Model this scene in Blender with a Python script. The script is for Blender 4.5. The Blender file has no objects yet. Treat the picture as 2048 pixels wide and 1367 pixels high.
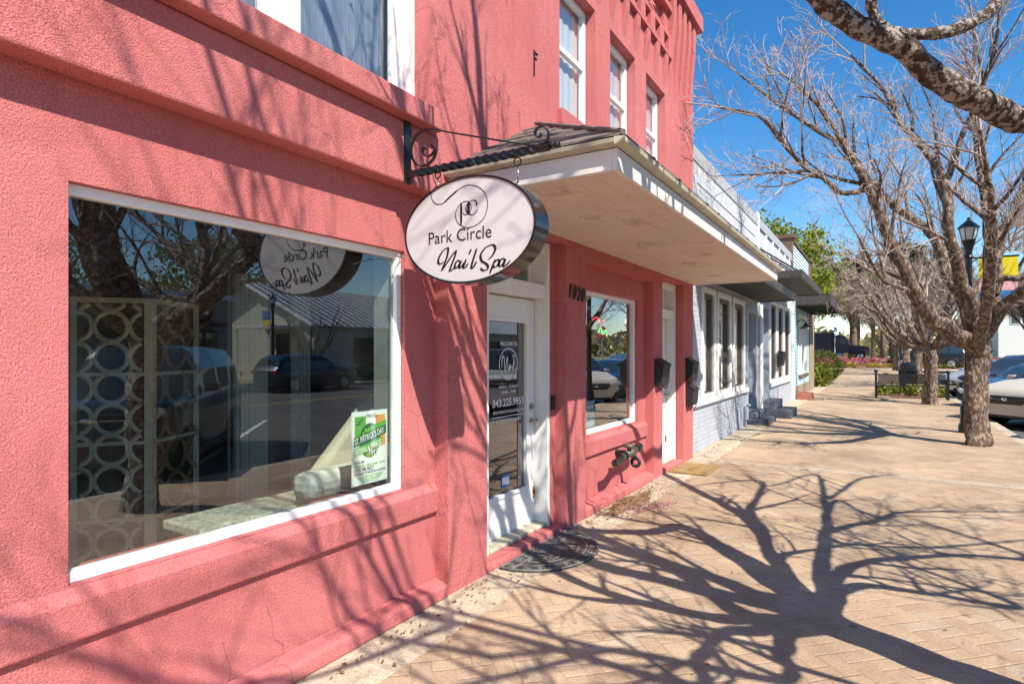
import bpy, math, random
from mathutils import Vector, Matrix, noise
R = math.radians
SC = bpy.context.scene
COL = SC.collection
random.seed(7)

# ------------------------------------------------------------------ camera, world, sun
FPX, VX, VY, EYE = 1200.0, 1760.0, 704.0, 1.6
YAW = math.atan((VX - 1024) / FPX)
SY, CY = math.sin(YAW), math.cos(YAW)
cam = bpy.data.cameras.new('camera')
cam.sensor_fit = 'HORIZONTAL'; cam.sensor_width = 36.0
cam.lens = 36.0 * FPX / 2048
cam.shift_y = (VY - 683.5) / 2048
cam.clip_start = 0.05; cam.clip_end = 2000
camo = bpy.data.objects.new('camera', cam); COL.objects.link(camo)
camo.location = (0, 0, EYE); camo.rotation_euler = (R(90), 0, YAW)
SC.camera = camo

SUN = Vector((1.21, -0.70, 1.50)).normalized()
EL = math.asin(SUN.z); AZ = math.atan2(SUN.x, SUN.y)
w = bpy.data.worlds.new('World'); SC.world = w; w.use_nodes = True
nt = w.node_tree; nt.nodes.clear()
sky = nt.nodes.new('ShaderNodeTexSky'); sky.sky_type = 'NISHITA'; sky.sun_disc = False
sky.sun_elevation = EL; sky.sun_rotation = AZ; sky.air_density = 1.0; sky.dust_density = 0.1; sky.ozone_density = 2.2
hs = nt.nodes.new('ShaderNodeHueSaturation'); hs.inputs['Saturation'].default_value = 1.38; hs.inputs['Value'].default_value = 1.75
bg = nt.nodes.new('ShaderNodeBackground'); bg.inputs['Strength'].default_value = 0.066
ow = nt.nodes.new('ShaderNodeOutputWorld')
nt.links.new(sky.outputs[0], hs.inputs['Color'])
# a few thin white clouds low over the horizon
tc = nt.nodes.new('ShaderNodeTexCoord'); mp = nt.nodes.new('ShaderNodeMapping'); mp.inputs['Scale'].default_value = (3, 3, 9)
nz = nt.nodes.new('ShaderNodeTexNoise'); nz.inputs['Scale'].default_value = 1.6; nz.inputs['Detail'].default_value = 7; nz.inputs['Roughness'].default_value = .6
rp = nt.nodes.new('ShaderNodeValToRGB'); rp.color_ramp.elements[0].position = .60; rp.color_ramp.elements[1].position = .80
sp = nt.nodes.new('ShaderNodeSeparateXYZ'); mr = nt.nodes.new('ShaderNodeMapRange')
mr.inputs['From Min'].default_value = .30; mr.inputs['From Max'].default_value = .06
mu = nt.nodes.new('ShaderNodeMath'); mu.operation = 'MULTIPLY'
mx = nt.nodes.new('ShaderNodeMixRGB'); mx.inputs['Color2'].default_value = (9.5, 9.8, 10.5, 1)
nt.links.new(tc.outputs['Generated'], mp.inputs[0]); nt.links.new(mp.outputs[0], nz.inputs['Vector']); nt.links.new(nz.outputs['Fac'], rp.inputs[0])
nt.links.new(tc.outputs['Generated'], sp.inputs[0]); nt.links.new(sp.outputs['Z'], mr.inputs['Value'])
nt.links.new(rp.outputs[0], mu.inputs[0]); nt.links.new(mr.outputs[0], mu.inputs[1]); nt.links.new(mu.outputs[0], mx.inputs['Fac'])
nt.links.new(hs.outputs[0], mx.inputs['Color1']); nt.links.new(mx.outputs[0], bg.inputs[0]); nt.links.new(bg.outputs[0], ow.inputs[0])

sl = bpy.data.lights.new('sun', 'SUN'); sl.energy = 5.0; sl.angle = R(0.45); sl.color = (1.0, .93, .82)
so = bpy.data.objects.new('sun', sl); COL.objects.link(so); so.location = (10, -6, 14)
so.rotation_euler = SUN.to_track_quat('Z', 'Y').to_euler()
vs = SC.view_settings
vs.view_transform = 'Standard'; vs.look = 'None'; vs.exposure = 0.72; vs.gamma = 1.0; vs.use_curve_mapping = False
SC.cycles.max_bounces = 8; SC.cycles.transparent_max_bounces = 16; SC.cycles.use_denoising = True
SC.cycles.sample_clamp_indirect = 6

# ------------------------------------------------------------------ helpers: objects
def tag(o, label=None, cat=None, group=None, kind=None):
    if label: o['label'] = label
    if cat: o['category'] = cat
    if group: o['group'] = group
    if kind: o['kind'] = kind
    return o
def thing(name, label, cat, loc=(0, 0, 0), rz=0, group=None):
    o = bpy.data.objects.new(name, None); COL.objects.link(o)
    o.location = loc; o.rotation_euler = (0, 0, rz); o.empty_display_size = .2
    return tag(o, label, cat, group)
def dup(root, loc, rz, label, group=None, scale=None):
    r = root.copy(); COL.objects.link(r); r.location = loc; r.rotation_euler = (0, 0, rz); r['label'] = label
    if group: r['group'] = group
    if scale: r.scale = scale
    for ch in list(root.children):
        c2 = ch.copy(); COL.objects.link(c2); c2.parent = r
        for g in list(ch.children):
            d = g.copy(); COL.objects.link(d); d.parent = c2
    return r

class MB:
    def __init__(s): s.v = []; s.f = []
    def quad(s, a, b, c, d):
        n = len(s.v); s.v += [tuple(a), tuple(b), tuple(c), tuple(d)]; s.f.append((n, n + 1, n + 2, n + 3)); return s
    def poly(s, pts):
        n = len(s.v); s.v += [tuple(p) for p in pts]; s.f.append(tuple(range(n, n + len(pts)))); return s
    def box(s, x0, x1, y0, y1, z0, z1):
        n = len(s.v)
        s.v += [(x0, y0, z0), (x1, y0, z0), (x1, y1, z0), (x0, y1, z0), (x0, y0, z1), (x1, y0, z1), (x1, y1, z1), (x0, y1, z1)]
        s.f += [tuple(n + i for i in q) for q in ((0, 3, 2, 1), (4, 5, 6, 7), (0, 1, 5, 4), (1, 2, 6, 5), (2, 3, 7, 6), (3, 0, 4, 7))]
        return s
    def prism(s, poly, axis, a, b):
        # poly in the two other axes (order x,y,z with axis removed)
        def P(p, t):
            q = list(p); q.insert(axis, t); return tuple(q)
        n = len(s.v); k = len(poly)
        s.v += [P(p, a) for p in poly] + [P(p, b) for p in poly]
        s.f.append(tuple(range(n + k - 1, n - 1, -1))); s.f.append(tuple(range(n + k, n + 2 * k)))
        for i in range(k):
            j = (i + 1) % k; s.f.append((n + i, n + j, n + k + j, n + k + i))
        return s
    def tube(s, pts, rad, k=8, cap=True):
        pts = [Vector(p) for p in pts]; m = len(pts)
        if not hasattr(rad, '__len__'): rad = [rad] * m
        n0 = len(s.v); ref = None
        for i, p in enumerate(pts):
            t = (pts[min(i + 1, m - 1)] - pts[max(i - 1, 0)])
            if t.length < 1e-9: t = Vector((0, 0, 1))
            t.normalize()
            if ref is None:
                ref = Vector((0, 0, 1)) if abs(t.z) < .9 else Vector((1, 0, 0))
            u = (ref - t * ref.dot(t)); u.normalize(); ref = u
            b = t.cross(u)
            for j in range(k):
                an = 2 * math.pi * j / k
                q = p + (u * math.cos(an) + b * math.sin(an)) * rad[i]
                s.v.append((q.x, q.y, q.z))
        for i in range(m - 1):
            for j in range(k):
                a = n0 + i * k + j; b2 = n0 + i * k + (j + 1) % k
                s.f.append((a, b2, b2 + k, a + k))
        if cap:
            s.f.append(tuple(n0 + j for j in range(k - 1, -1, -1))); s.f.append(tuple(n0 + (m - 1) * k + j for j in range(k)))
        return s
    def lathe(s, prof, c, k=20, axis=2):
        # prof: list of (r, h) ; axis of revolution
        n0 = len(s.v); m = len(prof)
        for r, h in prof:
            for j in range(k):
                an = 2 * math.pi * j / k; p = [r * math.cos(an), r * math.sin(an)]
                p.insert(axis, h); s.v.append((c[0] + p[0], c[1] + p[1], c[2] + p[2]))
        for i in range(m - 1):
            for j in range(k):
                a = n0 + i * k + j; b = n0 + i * k + (j + 1) % k
                s.f.append((a, b, b + k, a + k))
        s.f.append(tuple(n0 + j for j in range(k - 1, -1, -1))); s.f.append(tuple(n0 + (m - 1) * k + j for j in range(k)))
        return s
    def ball(s, c, r, k=12, m=8):
        if not hasattr(r, '__len__'): r = (r, r, r)
        n0 = len(s.v)
        for i in range(m + 1):
            th = math.pi * i / m
            for j in range(k):
                ph = 2 * math.pi * j / k
                s.v.append((c[0] + r[0] * math.sin(th) * math.cos(ph), c[1] + r[1] * math.sin(th) * math.sin(ph), c[2] - r[2] * math.cos(th)))
        for i in range(m):
            for j in range(k):
                a = n0 + i * k + j; b = n0 + i * k + (j + 1) % k
                s.f.append((a, b, b + k, a + k))
        return s
    def torus(s, c, R1, r, axis=1, k=20, m=8):
        pts = []
        for j in range(k + 1):
            an = 2 * math.pi * j / k; p = [R1 * math.cos(an), R1 * math.sin(an)]; p.insert(axis, 0)
            pts.append((c[0] + p[0], c[1] + p[1], c[2] + p[2]))
        return s.tube(pts, r, m, False)
    def slab(s, x0, x1, ya, yb, za, zb, holes=(), skip_back=False):
        # wall lying in the plane x (x1 = front, larger x) with rectangular holes (y0,y1,z0,z1); closed solid
        ys = sorted({ya, yb, *[h[0] for h in holes if ya < h[0] < yb], *[h[1] for h in holes if ya < h[1] < yb]})
        zs = sorted({za, zb, *[h[2] for h in holes if za < h[2] < zb], *[h[3] for h in holes if za < h[3] < zb]})
        def solid(i, j):
            if i < 0 or j < 0 or i >= len(ys) - 1 or j >= len(zs) - 1: return False
            cy, cz = (ys[i] + ys[i + 1]) / 2, (zs[j] + zs[j + 1]) / 2
            return not any(h[0] < cy < h[1] and h[2] < cz < h[3] for h in holes)
        for i in range(len(ys) - 1):
            for j in range(len(zs) - 1):
                if not solid(i, j): continue
                a, b, c, d = ys[i], ys[i + 1], zs[j], zs[j + 1]
                s.quad((x1, a, c), (x1, b, c), (x1, b, d), (x1, a, d))
                s.quad((x0, a, c), (x0, a, d), (x0, b, d), (x0, b, c))
                if not solid(i - 1, j): s.quad((x0, a, c), (x1, a, c), (x1, a, d), (x0, a, d))
                if not solid(i + 1, j): s.quad((x0, b, c), (x0, b, d), (x1, b, d), (x1, b, c))
                if not solid(i, j - 1): s.quad((x0, a, c), (x0, b, c), (x1, b, c), (x1, a, c))
                if not solid(i, j + 1): s.quad((x0, a, d), (x1, a, d), (x1, b, d), (x0, b, d))
        return s
    def rframe(s, x0, x1, y0, y1, z0, z1, t):
        s.box(x0, x1, y0, y0 + t, z0, z1); s.box(x0, x1, y1 - t, y1, z0, z1)
        s.box(x0, x1, y0 + t, y1 - t, z0, z0 + t); s.box(x0, x1, y0 + t, y1 - t, z1 - t, z1); return s
    def build(s, name, mat, parent=None, smooth=False, bevel=0, loc=None, angle=None):
        me = bpy.data.meshes.new(name); me.from_pydata(s.v, [], s.f); me.materials.append(mat)
        if smooth:
            me.polygons.foreach_set('use_smooth', [True] * len(me.polygons))
        me.update()
        o = bpy.data.objects.new(name, me); COL.objects.link(o)
        if parent: o.parent = parent
        if loc: o.location = loc
        if smooth and angle:
            try: me.set_sharp_from_angle(angle=angle)
            except Exception: pass
        if bevel:
            b = o.modifiers.new('bevel', 'BEVEL'); b.width = bevel; b.segments = 2; b.limit_method = 'ANGLE'; b.angle_limit = R(40)
        return o

def at(px, py, d):      # a point seen at pixel (px,py) of the 2048 px photo at depth d
    l = (px - 1024) / FPX * d
    return Vector((-SY * d + CY * l, CY * d + SY * l, EYE - (py - VY) / FPX * d))
def on_y(px, py, Y):    # the point of plane y=Y
    u = (px - 1024) / FPX; d = Y / (CY + u * SY); l = u * d
    return (-SY * d + CY * l, EYE - (py - VY) / FPX * d)

def FX(x, y, z): return Matrix(((0, 0, 1, x), (1, 0, 0, y), (0, 1, 0, z), (0, 0, 0, 1)))      # reads from +x
def FNY(x, y, z): return Matrix(((1, 0, 0, x), (0, 0, -1, y), (0, 1, 0, z), (0, 0, 0, 1)))    # reads from -y
def FNX(x, y, z): return Matrix(((0, 0, -1, x), (-1, 0, 0, y), (0, 1, 0, z), (0, 0, 0, 1)))   # reads from -x
def text(txt, name, mat, parent, M4, height=.1, width=None, bold=0, shear=0, ext=.0006, align='CENTER', rot=0):
    cu = bpy.data.curves.new(name, 'FONT'); cu.body = txt; cu.size = 1; cu.extrude = 0; cu.align_x = 'LEFT'
    cu.offset = bold; cu.shear = shear; cu.resolution_u = 3
    ob = bpy.data.objects.new(name, cu); COL.objects.link(ob); bpy.context.view_layer.update()
    me = bpy.data.meshes.new_from_object(ob.evaluated_get(bpy.context.evaluated_depsgraph_get()))
    bpy.data.objects.remove(ob); bpy.data.curves.remove(cu)
    xs = [v.co.x for v in me.vertices]; ys = [v.co.y for v in me.vertices]
    x0, x1, y0, y1 = min(xs), max(xs), min(ys), max(ys)
    ky = height / max(1e-6, .72); kx = ky if width is None else width / (x1 - x0)
    off = {'CENTER': (x0 + x1) / 2, 'LEFT': x0, 'RIGHT': x1}[align]
    T = M4 @ Matrix.Rotation(rot, 4, 'Z') @ Matrix.Diagonal((kx, ky, 1, 1)) @ Matrix.Translation((-off, 0, 0))
    me.transform(T); me.materials.clear(); me.materials.append(mat); me.update()
    o = bpy.data.objects.new(name, me); COL.objects.link(o); o.parent = parent
    return o

def spline(pts, n=6):
    pts = [Vector(p) for p in pts]; out = []
    P = [pts[0]] + pts + [pts[-1]]
    for i in range(1, len(P) - 2):
        for k in range(n):
            t = k / n; a, b, c, d = P[i - 1], P[i], P[i + 1], P[i + 2]
            out.append(.5 * ((2 * b) + (c - a) * t + (2 * a - 5 * b + 4 * c - d) * t * t + (3 * b - a - 3 * c + d) * t ** 3))
    out.append(pts[-1]); return out
def ribbon(mb, pts, w, T, nib=None, lo=.3):
    # flat pen stroke through 2D pts (already in plane units); T maps (u,v) to 3D
    q = spline([(p[0], p[1], 0) for p in pts], 7); L, Rr = [], []
    for i, p in enumerate(q):
        t = q[min(i + 1, len(q) - 1)] - q[max(i - 1, 0)]
        if t.length < 1e-9: t = Vector((1, 0, 0))
        t.normalize(); nrm = Vector((-t.y, t.x, 0))
        ww = w
        if nib is not None: ww = w * (lo + (1 - lo) * abs(math.sin(math.atan2(t.y, t.x) - nib)) ** 1.5)
        e = min(1, (i + 1) / 4, (len(q) - i) / 4); ww *= .45 + .55 * e
        L.append(T(p + nrm * ww / 2)); Rr.append(T(p - nrm * ww / 2))
    for i in range(len(q) - 1): mb.quad(L[i], Rr[i], Rr[i + 1], L[i + 1])

# ------------------------------------------------------------------ helpers: materials
def nm(name):
    m = bpy.data.materials.new(name); m.use_nodes = True; t = m.node_tree; t.nodes.clear()
    o = t.nodes.new('ShaderNodeOutputMaterial'); return m, t, o
def N(t, typ, **kw):
    n = t.nodes.new('ShaderNode' + typ)
    for k, v in kw.items():
        if k.startswith('i_'): n.inputs[k[2:].replace('_', ' ')].default_value = v
        else: setattr(n, k, v)
    return n
def col(c, k=1): return (min(1, c[0] * k), min(1, c[1] * k), min(1, c[2] * k), 1)
def mat(name, base, rough=.7, var=.12, vs=3.0, bump=0, bs=60, metal=0, spec=.4, c2=None, c2s=2.0, c2w=(.5, .65), stretch=(1, 1, 1), coat=0, bdist=.01, fine=0, detail=4):
    m, t, o = nm(name); b = N(t, 'BsdfPrincipled'); L = t.links.new
    b.inputs['Roughness'].default_value = rough; b.inputs['Metallic'].default_value = metal
    b.inputs['Specular IOR Level'].default_value = spec; b.inputs['Coat Weight'].default_value = coat
    tc = N(t, 'TexCoord'); mp = N(t, 'Mapping'); mp.inputs['Scale'].default_value = stretch; L(tc.outputs['Object'], mp.inputs[0])
    n1 = N(t, 'TexNoise'); n1.inputs['Scale'].default_value = vs; n1.inputs['Detail'].default_value = 6; n1.inputs['Roughness'].default_value = .65; L(mp.outputs[0], n1.inputs['Vector'])
    r = N(t, 'ValToRGB'); r.color_ramp.elements[0].position = .3; r.color_ramp.elements[1].position = .7
    r.color_ramp.elements[0].color = col(base, 1 - var); r.color_ramp.elements[1].color = col(base, 1 + var)
    L(n1.outputs['Fac'], r.inputs[0]); out = r.outputs[0]
    if fine:
        nf = N(t, 'TexNoise'); nf.inputs['Scale'].default_value = bs * .8; nf.inputs['Detail'].default_value = 3; L(mp.outputs[0], nf.inputs['Vector'])
        rf = N(t, 'ValToRGB'); rf.color_ramp.elements[0].position = .3; rf.color_ramp.elements[1].position = .7
        rf.color_ramp.elements[0].color = (1 - fine,) * 3 + (1,); rf.color_ramp.elements[1].color = (1 + fine * .6,) * 3 + (1,); L(nf.outputs['Fac'], rf.inputs[0])
        mf = N(t, 'MixRGB', blend_type='MULTIPLY'); mf.inputs['Fac'].default_value = 1; L(out, mf.inputs['Color1']); L(rf.outputs[0], mf.inputs['Color2']); out = mf.outputs[0]
    if c2:
        n2 = N(t, 'TexNoise'); n2.inputs['Scale'].default_value = c2s; n2.inputs['Detail'].default_value = 7; n2.inputs['Roughness'].default_value = .7; L(mp.outputs[0], n2.inputs['Vector'])
        r2 = N(t, 'ValToRGB'); r2.color_ramp.elements[0].position = c2w[0]; r2.color_ramp.elements[1].position = c2w[1]; L(n2.outputs['Fac'], r2.inputs[0])
        mx = N(t, 'MixRGB'); mx.inputs['Color2'].default_value = col(c2); L(r2.outputs[0], mx.inputs['Fac']); L(out, mx.inputs['Color1']); out = mx.outputs[0]
    L(out, b.inputs['Base Color'])
    if bump:
        n3 = N(t, 'TexNoise'); n3.inputs['Scale'].default_value = bs; n3.inputs['Detail'].default_value = detail; n3.inputs['Roughness'].default_value = .6; L(mp.outputs[0], n3.inputs['Vector'])
        bp = N(t, 'Bump'); bp.inputs['Strength'].default_value = bump; bp.inputs['Distance'].default_value = bdist; L(n3.outputs['Fac'], bp.inputs['Height']); L(bp.outputs[0], b.inputs['Normal'])
    L(b.outputs[0], o.inputs[0]); return m
def expr(t, op, a, b=None):
    n = N(t, 'Math', operation=op)
    for i, x in enumerate((a, b)):
        if x is None: continue
        if isinstance(x, (int, float)): n.inputs[i].default_value = x
        else: t.links.new(x, n.inputs[i])
    return n.outputs[0]
def glass(name, tint=(.9, .95, .93), k=1.75, dust=.0, rough=0.0):
    m, t, o = nm(name); L = t.links.new
    tr = N(t, 'BsdfTransparent'); tr.inputs[0].default_value = col(tint); gl = N(t, 'BsdfGlossy'); gl.inputs['Roughness'].default_value = rough; gl.inputs[0].default_value = (.93, .97, 1, 1)
    ge = N(t, 'NewGeometry'); dp = N(t, 'VectorMath', operation='DOT_PRODUCT'); L(ge.outputs['Normal'], dp.inputs[0]); L(ge.outputs['Incoming'], dp.inputs[1])
    ca = expr(t, 'SUBTRACT', 1., expr(t, 'ABSOLUTE', dp.outputs['Value'])); fr_ = expr(t, 'ADD', .045, expr(t, 'MULTIPLY', expr(t, 'POWER', ca, 5.0), .955)); mu = N(t, 'Math', operation='MULTIPLY', use_clamp=True); mu.inputs[1].default_value = k; L(fr_, mu.inputs[0])
    tc = N(t, 'TexCoord'); nz = N(t, 'TexNoise'); nz.inputs['Scale'].default_value = .9; nz.inputs['Detail'].default_value = 1; L(tc.outputs['Object'], nz.inputs['Vector'])
    bp = N(t, 'Bump'); bp.inputs['Strength'].default_value = .05; bp.inputs['Distance'].default_value = .02; L(nz.outputs['Fac'], bp.inputs['Height']); L(bp.outputs[0], gl.inputs['Normal'])
    mx = N(t, 'MixShader'); L(mu.outputs[0], mx.inputs[0]); L(tr.outputs[0], mx.inputs[1]); L(gl.outputs[0], mx.inputs[2]); last = mx.outputs[0]
    if dust:
        df = N(t, 'BsdfDiffuse'); df.inputs[0].default_value = (.6, .58, .52, 1)
        n2 = N(t, 'TexNoise'); n2.inputs['Scale'].default_value = 3; n2.inputs['Detail'].default_value = 8; L(tc.outputs['Object'], n2.inputs['Vector'])
        rp = N(t, 'ValToRGB'); rp.color_ramp.elements[0].position = .4; rp.color_ramp.elements[1].position = .8; rp.color_ramp.elements[1].color = (dust,) * 3 + (1,); L(n2.outputs['Fac'], rp.inputs[0])
        m2 = N(t, 'MixShader'); L(rp.outputs[0], m2.inputs[0]); L(last, m2.inputs[1]); L(df.outputs[0], m2.inputs[2]); last = m2.outputs[0]
    L(last, o.inputs[0]); return m

def herringbone(name):
    m, t, o = nm(name); L = t.links.new; b = N(t, 'BsdfPrincipled'); b.inputs['Roughness'].default_value = .85; b.inputs['Specular IOR Level'].default_value = .25
    tc = N(t, 'TexCoord'); mp = N(t, 'Mapping'); mp.inputs['Rotation'].default_value = (0, 0, R(45)); mp.inputs['Scale'].default_value = (9.6, 9.6, 9.6); L(tc.outputs['Object'], mp.inputs[0])
    wz = N(t, 'TexNoise'); wz.inputs['Scale'].default_value = .7; L(mp.outputs[0], wz.inputs['Vector'])
    wm = N(t, 'MixRGB', blend_type='LINEAR_LIGHT'); wm.inputs[0].default_value = .05; L(mp.outputs[0], wm.inputs[1]); L(wz.outputs['Color'], wm.inputs[2])
    s = N(t, 'SeparateXYZ'); L(wm.outputs[0], s.inputs[0]); u, v = s.outputs[0], s.outputs[1]
    i, j = expr(t, 'FLOOR', u), expr(t, 'FLOOR', v); fx, fy = expr(t, 'SUBTRACT', u, i), expr(t, 'SUBTRACT', v, j)
    k = expr(t, 'SUBTRACT', i, j); k = expr(t, 'FLOORED_MODULO', k, 4.0)
    def eq(n):
        c = N(t, 'Math', operation='COMPARE'); L(k, c.inputs[0]); c.inputs[1].default_value = n; c.inputs[2].default_value = .4; return c.outputs[0]
    e0, e1, e2, e3 = eq(0), eq(1), eq(2), eq(3)
    dl = expr(t, 'ADD', fx, expr(t, 'MULTIPLY', e1, 9.)); dr = expr(t, 'ADD', expr(t, 'SUBTRACT', 1., fx), expr(t, 'MULTIPLY', e0, 9.))
    db = expr(t, 'ADD', fy, expr(t, 'MULTIPLY', e2, 9.)); dt = expr(t, 'ADD', expr(t, 'SUBTRACT', 1., fy), expr(t, 'MULTIPLY', e3, 9.))
    d = expr(t, 'MINIMUM', expr(t, 'MINIMUM', dl, dr), expr(t, 'MINIMUM', db, dt))
    bi = expr(t, 'SUBTRACT', i, e1); bj = expr(t, 'SUBTRACT', j, e2)
    cx = N(t, 'CombineXYZ'); L(bi, cx.inputs[0]); L(bj, cx.inputs[1]); wn = N(t, 'TexWhiteNoise', noise_dimensions='2D'); L(cx.outputs[0], wn.inputs['Vector'])
    cr = N(t, 'ValToRGB'); el = cr.color_ramp.elements
    el[0].position = 0; el[0].color = (.43, .32, .225, 1); el[1].position = 1; el[1].color = (.53, .42, .305, 1)
    for p, c in ((.25, (.485, .37, .255, 1)), (.5, (.50, .385, .265, 1)), (.75, (.475, .345, .245, 1)), (.86, (.46, .375, .285, 1))):
        e = el.new(p); e.color = c
    L(wn.outputs['Value'], cr.inputs[0])
    big = N(t, 'TexNoise'); big.inputs['Scale'].default_value = .8; big.inputs['Detail'].default_value = 8; big.inputs['Roughness'].default_value = .7; L(tc.outputs['Object'], big.inputs['Vector'])
    br = N(t, 'ValToRGB'); br.color_ramp.elements[0].position = .32; br.color_ramp.elements[1].position = .68; br.color_ramp.elements[0].color = (.62, .58, .55, 1); br.color_ramp.elements[1].color = (1.18, 1.16, 1.14, 1); L(big.outputs['Fac'], br.inputs[0])
    m1 = N(t, 'MixRGB', blend_type='MULTIPLY'); m1.inputs[0].default_value = 1; L(cr.outputs[0], m1.inputs[1]); L(br.outputs[0], m1.inputs[2])
    fn = N(t, 'TexNoise'); fn.inputs['Scale'].default_value = 70; fn.inputs['Detail'].default_value = 5; fn.inputs['Roughness'].default_value = .75; L(tc.outputs['Object'], fn.inputs['Vector'])
    fr = N(t, 'ValToRGB'); fr.color_ramp.elements[0].position = .3; fr.color_ramp.elements[1].position = .7; fr.color_ramp.elements[0].color = (.62, .6, .58, 1); fr.color_ramp.elements[1].color = (1.22, 1.21, 1.19, 1); L(fn.outputs['Fac'], fr.inputs[0])
    m2 = N(t, 'MixRGB', blend_type='MULTIPLY'); m2.inputs[0].default_value = 1; L(m1.outputs[0], m2.inputs[1]); L(fr.outputs[0], m2.inputs[2])
    gn = N(t, 'TexNoise'); gn.inputs['Scale'].default_value = 1.7; gn.inputs['Detail'].default_value = 3; L(tc.outputs['Object'], gn.inputs['Vector'])
    gr = N(t, 'ValToRGB'); gr.color_ramp.elements[0].position = .42; gr.color_ramp.elements[1].position = .6; gr.color_ramp.elements[0].color = (.30, .20, .125, 1); gr.color_ramp.elements[1].color = (.56, .43, .30, 1); L(gn.outputs['Fac'], gr.inputs[0])
    jr = N(t, 'ValToRGB'); jr.color_ramp.elements[0].position = .018; jr.color_ramp.elements[1].position = .05; jr.color_ramp.elements[0].color = (1, 1, 1, 1); jr.color_ramp.elements[1].color = (0, 0, 0, 1); L(d, jr.inputs[0])
    jm = expr(t, 'MULTIPLY', jr.outputs[0], .62)
    m3 = N(t, 'MixRGB'); L(jm, m3.inputs[0]); L(m2.outputs[0], m3.inputs[1]); L(gr.outputs[0], m3.inputs[2])
    sn = N(t, 'TexNoise'); sn.inputs['Scale'].default_value = 2.2; sn.inputs['Detail'].default_value = 9; sn.inputs['Roughness'].default_value = .75; L(tc.outputs['Object'], sn.inputs['Vector'])
    sr = N(t, 'ValToRGB'); sr.color_ramp.elements[0].position = .54; sr.color_ramp.elements[1].position = .72; sr.color_ramp.elements[1].color = (.5,) * 3 + (1,); L(sn.outputs['Fac'], sr.inputs[0])
    m3b = N(t, 'MixRGB'); m3b.inputs['Color2'].default_value = (.25, .185, .13, 1); L(sr.outputs[0], m3b.inputs[0]); L(m3.outputs[0], m3b.inputs[1]); m3 = m3b
    gv = N(t, 'TexVoronoi'); gv.inputs['Scale'].default_value = 2.6; L(wm.outputs[0], gv.inputs['Vector']); gv.inputs['Scale'].default_value = .33
    gm = expr(t, 'MULTIPLY', expr(t, 'LESS_THAN', gv.outputs['Distance'], expr(t, 'ADD', .035, expr(t, 'MULTIPLY', fn.outputs['Fac'], .07))), .62)
    m4 = N(t, 'MixRGB'); m4.inputs['Color2'].default_value = (.13, .10, .08, 1); L(gm, m4.inputs[0]); L(m3.outputs[0], m4.inputs[1]); L(m4.outputs[0], b.inputs['Base Color'])
    hh = expr(t, 'ADD', expr(t, 'MINIMUM', d, .09), expr(t, 'MULTIPLY', fn.outputs['Fac'], .06)); hh = expr(t, 'ADD', hh, expr(t, 'MULTIPLY', wn.outputs['Value'], .03))
    bp = N(t, 'Bump'); bp.inputs['Strength'].default_value = .8; bp.inputs['Distance'].default_value = .06; L(hh, bp.inputs['Height']); L(bp.outputs[0], b.inputs['Normal'])
    L(b.outputs[0], o.inputs[0]); return m
def brickpaint(name, base, dirt):
    m, t, o = nm(name); L = t.links.new; b = N(t, 'BsdfPrincipled'); b.inputs['Roughness'].default_value = .65; b.inputs['Specular IOR Level'].default_value = .3
    tc = N(t, 'TexCoord'); s = N(t, 'SeparateXYZ'); c = N(t, 'CombineXYZ'); L(tc.outputs['Object'], s.inputs[0]); L(s.outputs[1], c.inputs[0]); L(s.outputs[2], c.inputs[1])
    bk = N(t, 'TexBrick'); L(c.outputs[0], bk.inputs['Vector']); bk.inputs['Scale'].default_value = 1; bk.inputs['Brick Width'].default_value = .215; bk.inputs['Row Height'].default_value = .075; bk.inputs['Mortar Size'].default_value = .006; bk.inputs['Mortar Smooth'].default_value = .4
    bk.inputs['Color1'].default_value = col(base); bk.inputs['Color2'].default_value = col(base, .9); bk.inputs['Mortar'].default_value = col(base, .86)
    n2 = N(t, 'TexNoise'); n2.inputs['Scale'].default_value = 2.5; n2.inputs['Detail'].default_value = 8; n2.inputs['Roughness'].default_value = .75; L(tc.outputs['Object'], n2.inputs['Vector'])
    r2 = N(t, 'ValToRGB'); r2.color_ramp.elements[0].position = .5; r2.color_ramp.elements[1].position = .75; r2.color_ramp.elements[1].color = (.6,) * 3 + (1,); L(n2.outputs['Fac'], r2.inputs[0])
    mx = N(t, 'MixRGB'); mx.inputs['Color2'].default_value = col(dirt); L(r2.outputs[0], mx.inputs[0]); L(bk.outputs['Color'], mx.inputs[1]); L(mx.outputs[0], b.inputs['Base Color'])
    h = expr(t, 'SUBTRACT', expr(t, 'MULTIPLY', n2.outputs['Fac'], .3), bk.outputs['Fac'])
    bp = N(t, 'Bump'); bp.inputs['Strength'].default_value = .7; bp.inputs['Distance'].default_value = .012; L(h, bp.inputs['Height']); L(bp.outputs[0], b.inputs['Normal'])
    L(b.outputs[0], o.inputs[0]); return m
def leafmat(name, c1, c2, trans=.35):
    m, t, o = nm(name); L = t.links.new
    oi = N(t, 'NewGeometry'); r = N(t, 'ValToRGB'); r.color_ramp.elements[0].color = col(c1); r.color_ramp.elements[1].color = col(c2); L(oi.outputs['Random Per Island'], r.inputs[0])
    d = N(t, 'BsdfDiffuse'); tl = N(t, 'BsdfTranslucent'); L(r.outputs[0], d.inputs[0]); L(r.outputs[0], tl.inputs[0])
    mx = N(t, 'MixShader'); mx.inputs[0].default_value = trans; L(d.outputs[0], mx.inputs[1]); L(tl.outputs[0], mx.inputs[2]); L(mx.outputs[0], o.inputs[0]); return m
def emit(name, c, s):
    m, t, o = nm(name); e = N(t, 'Emission'); e.inputs[0].default_value = col(c); e.inputs[1].default_value = s; t.links.new(e.outputs[0], o.inputs[0]); return m

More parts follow.
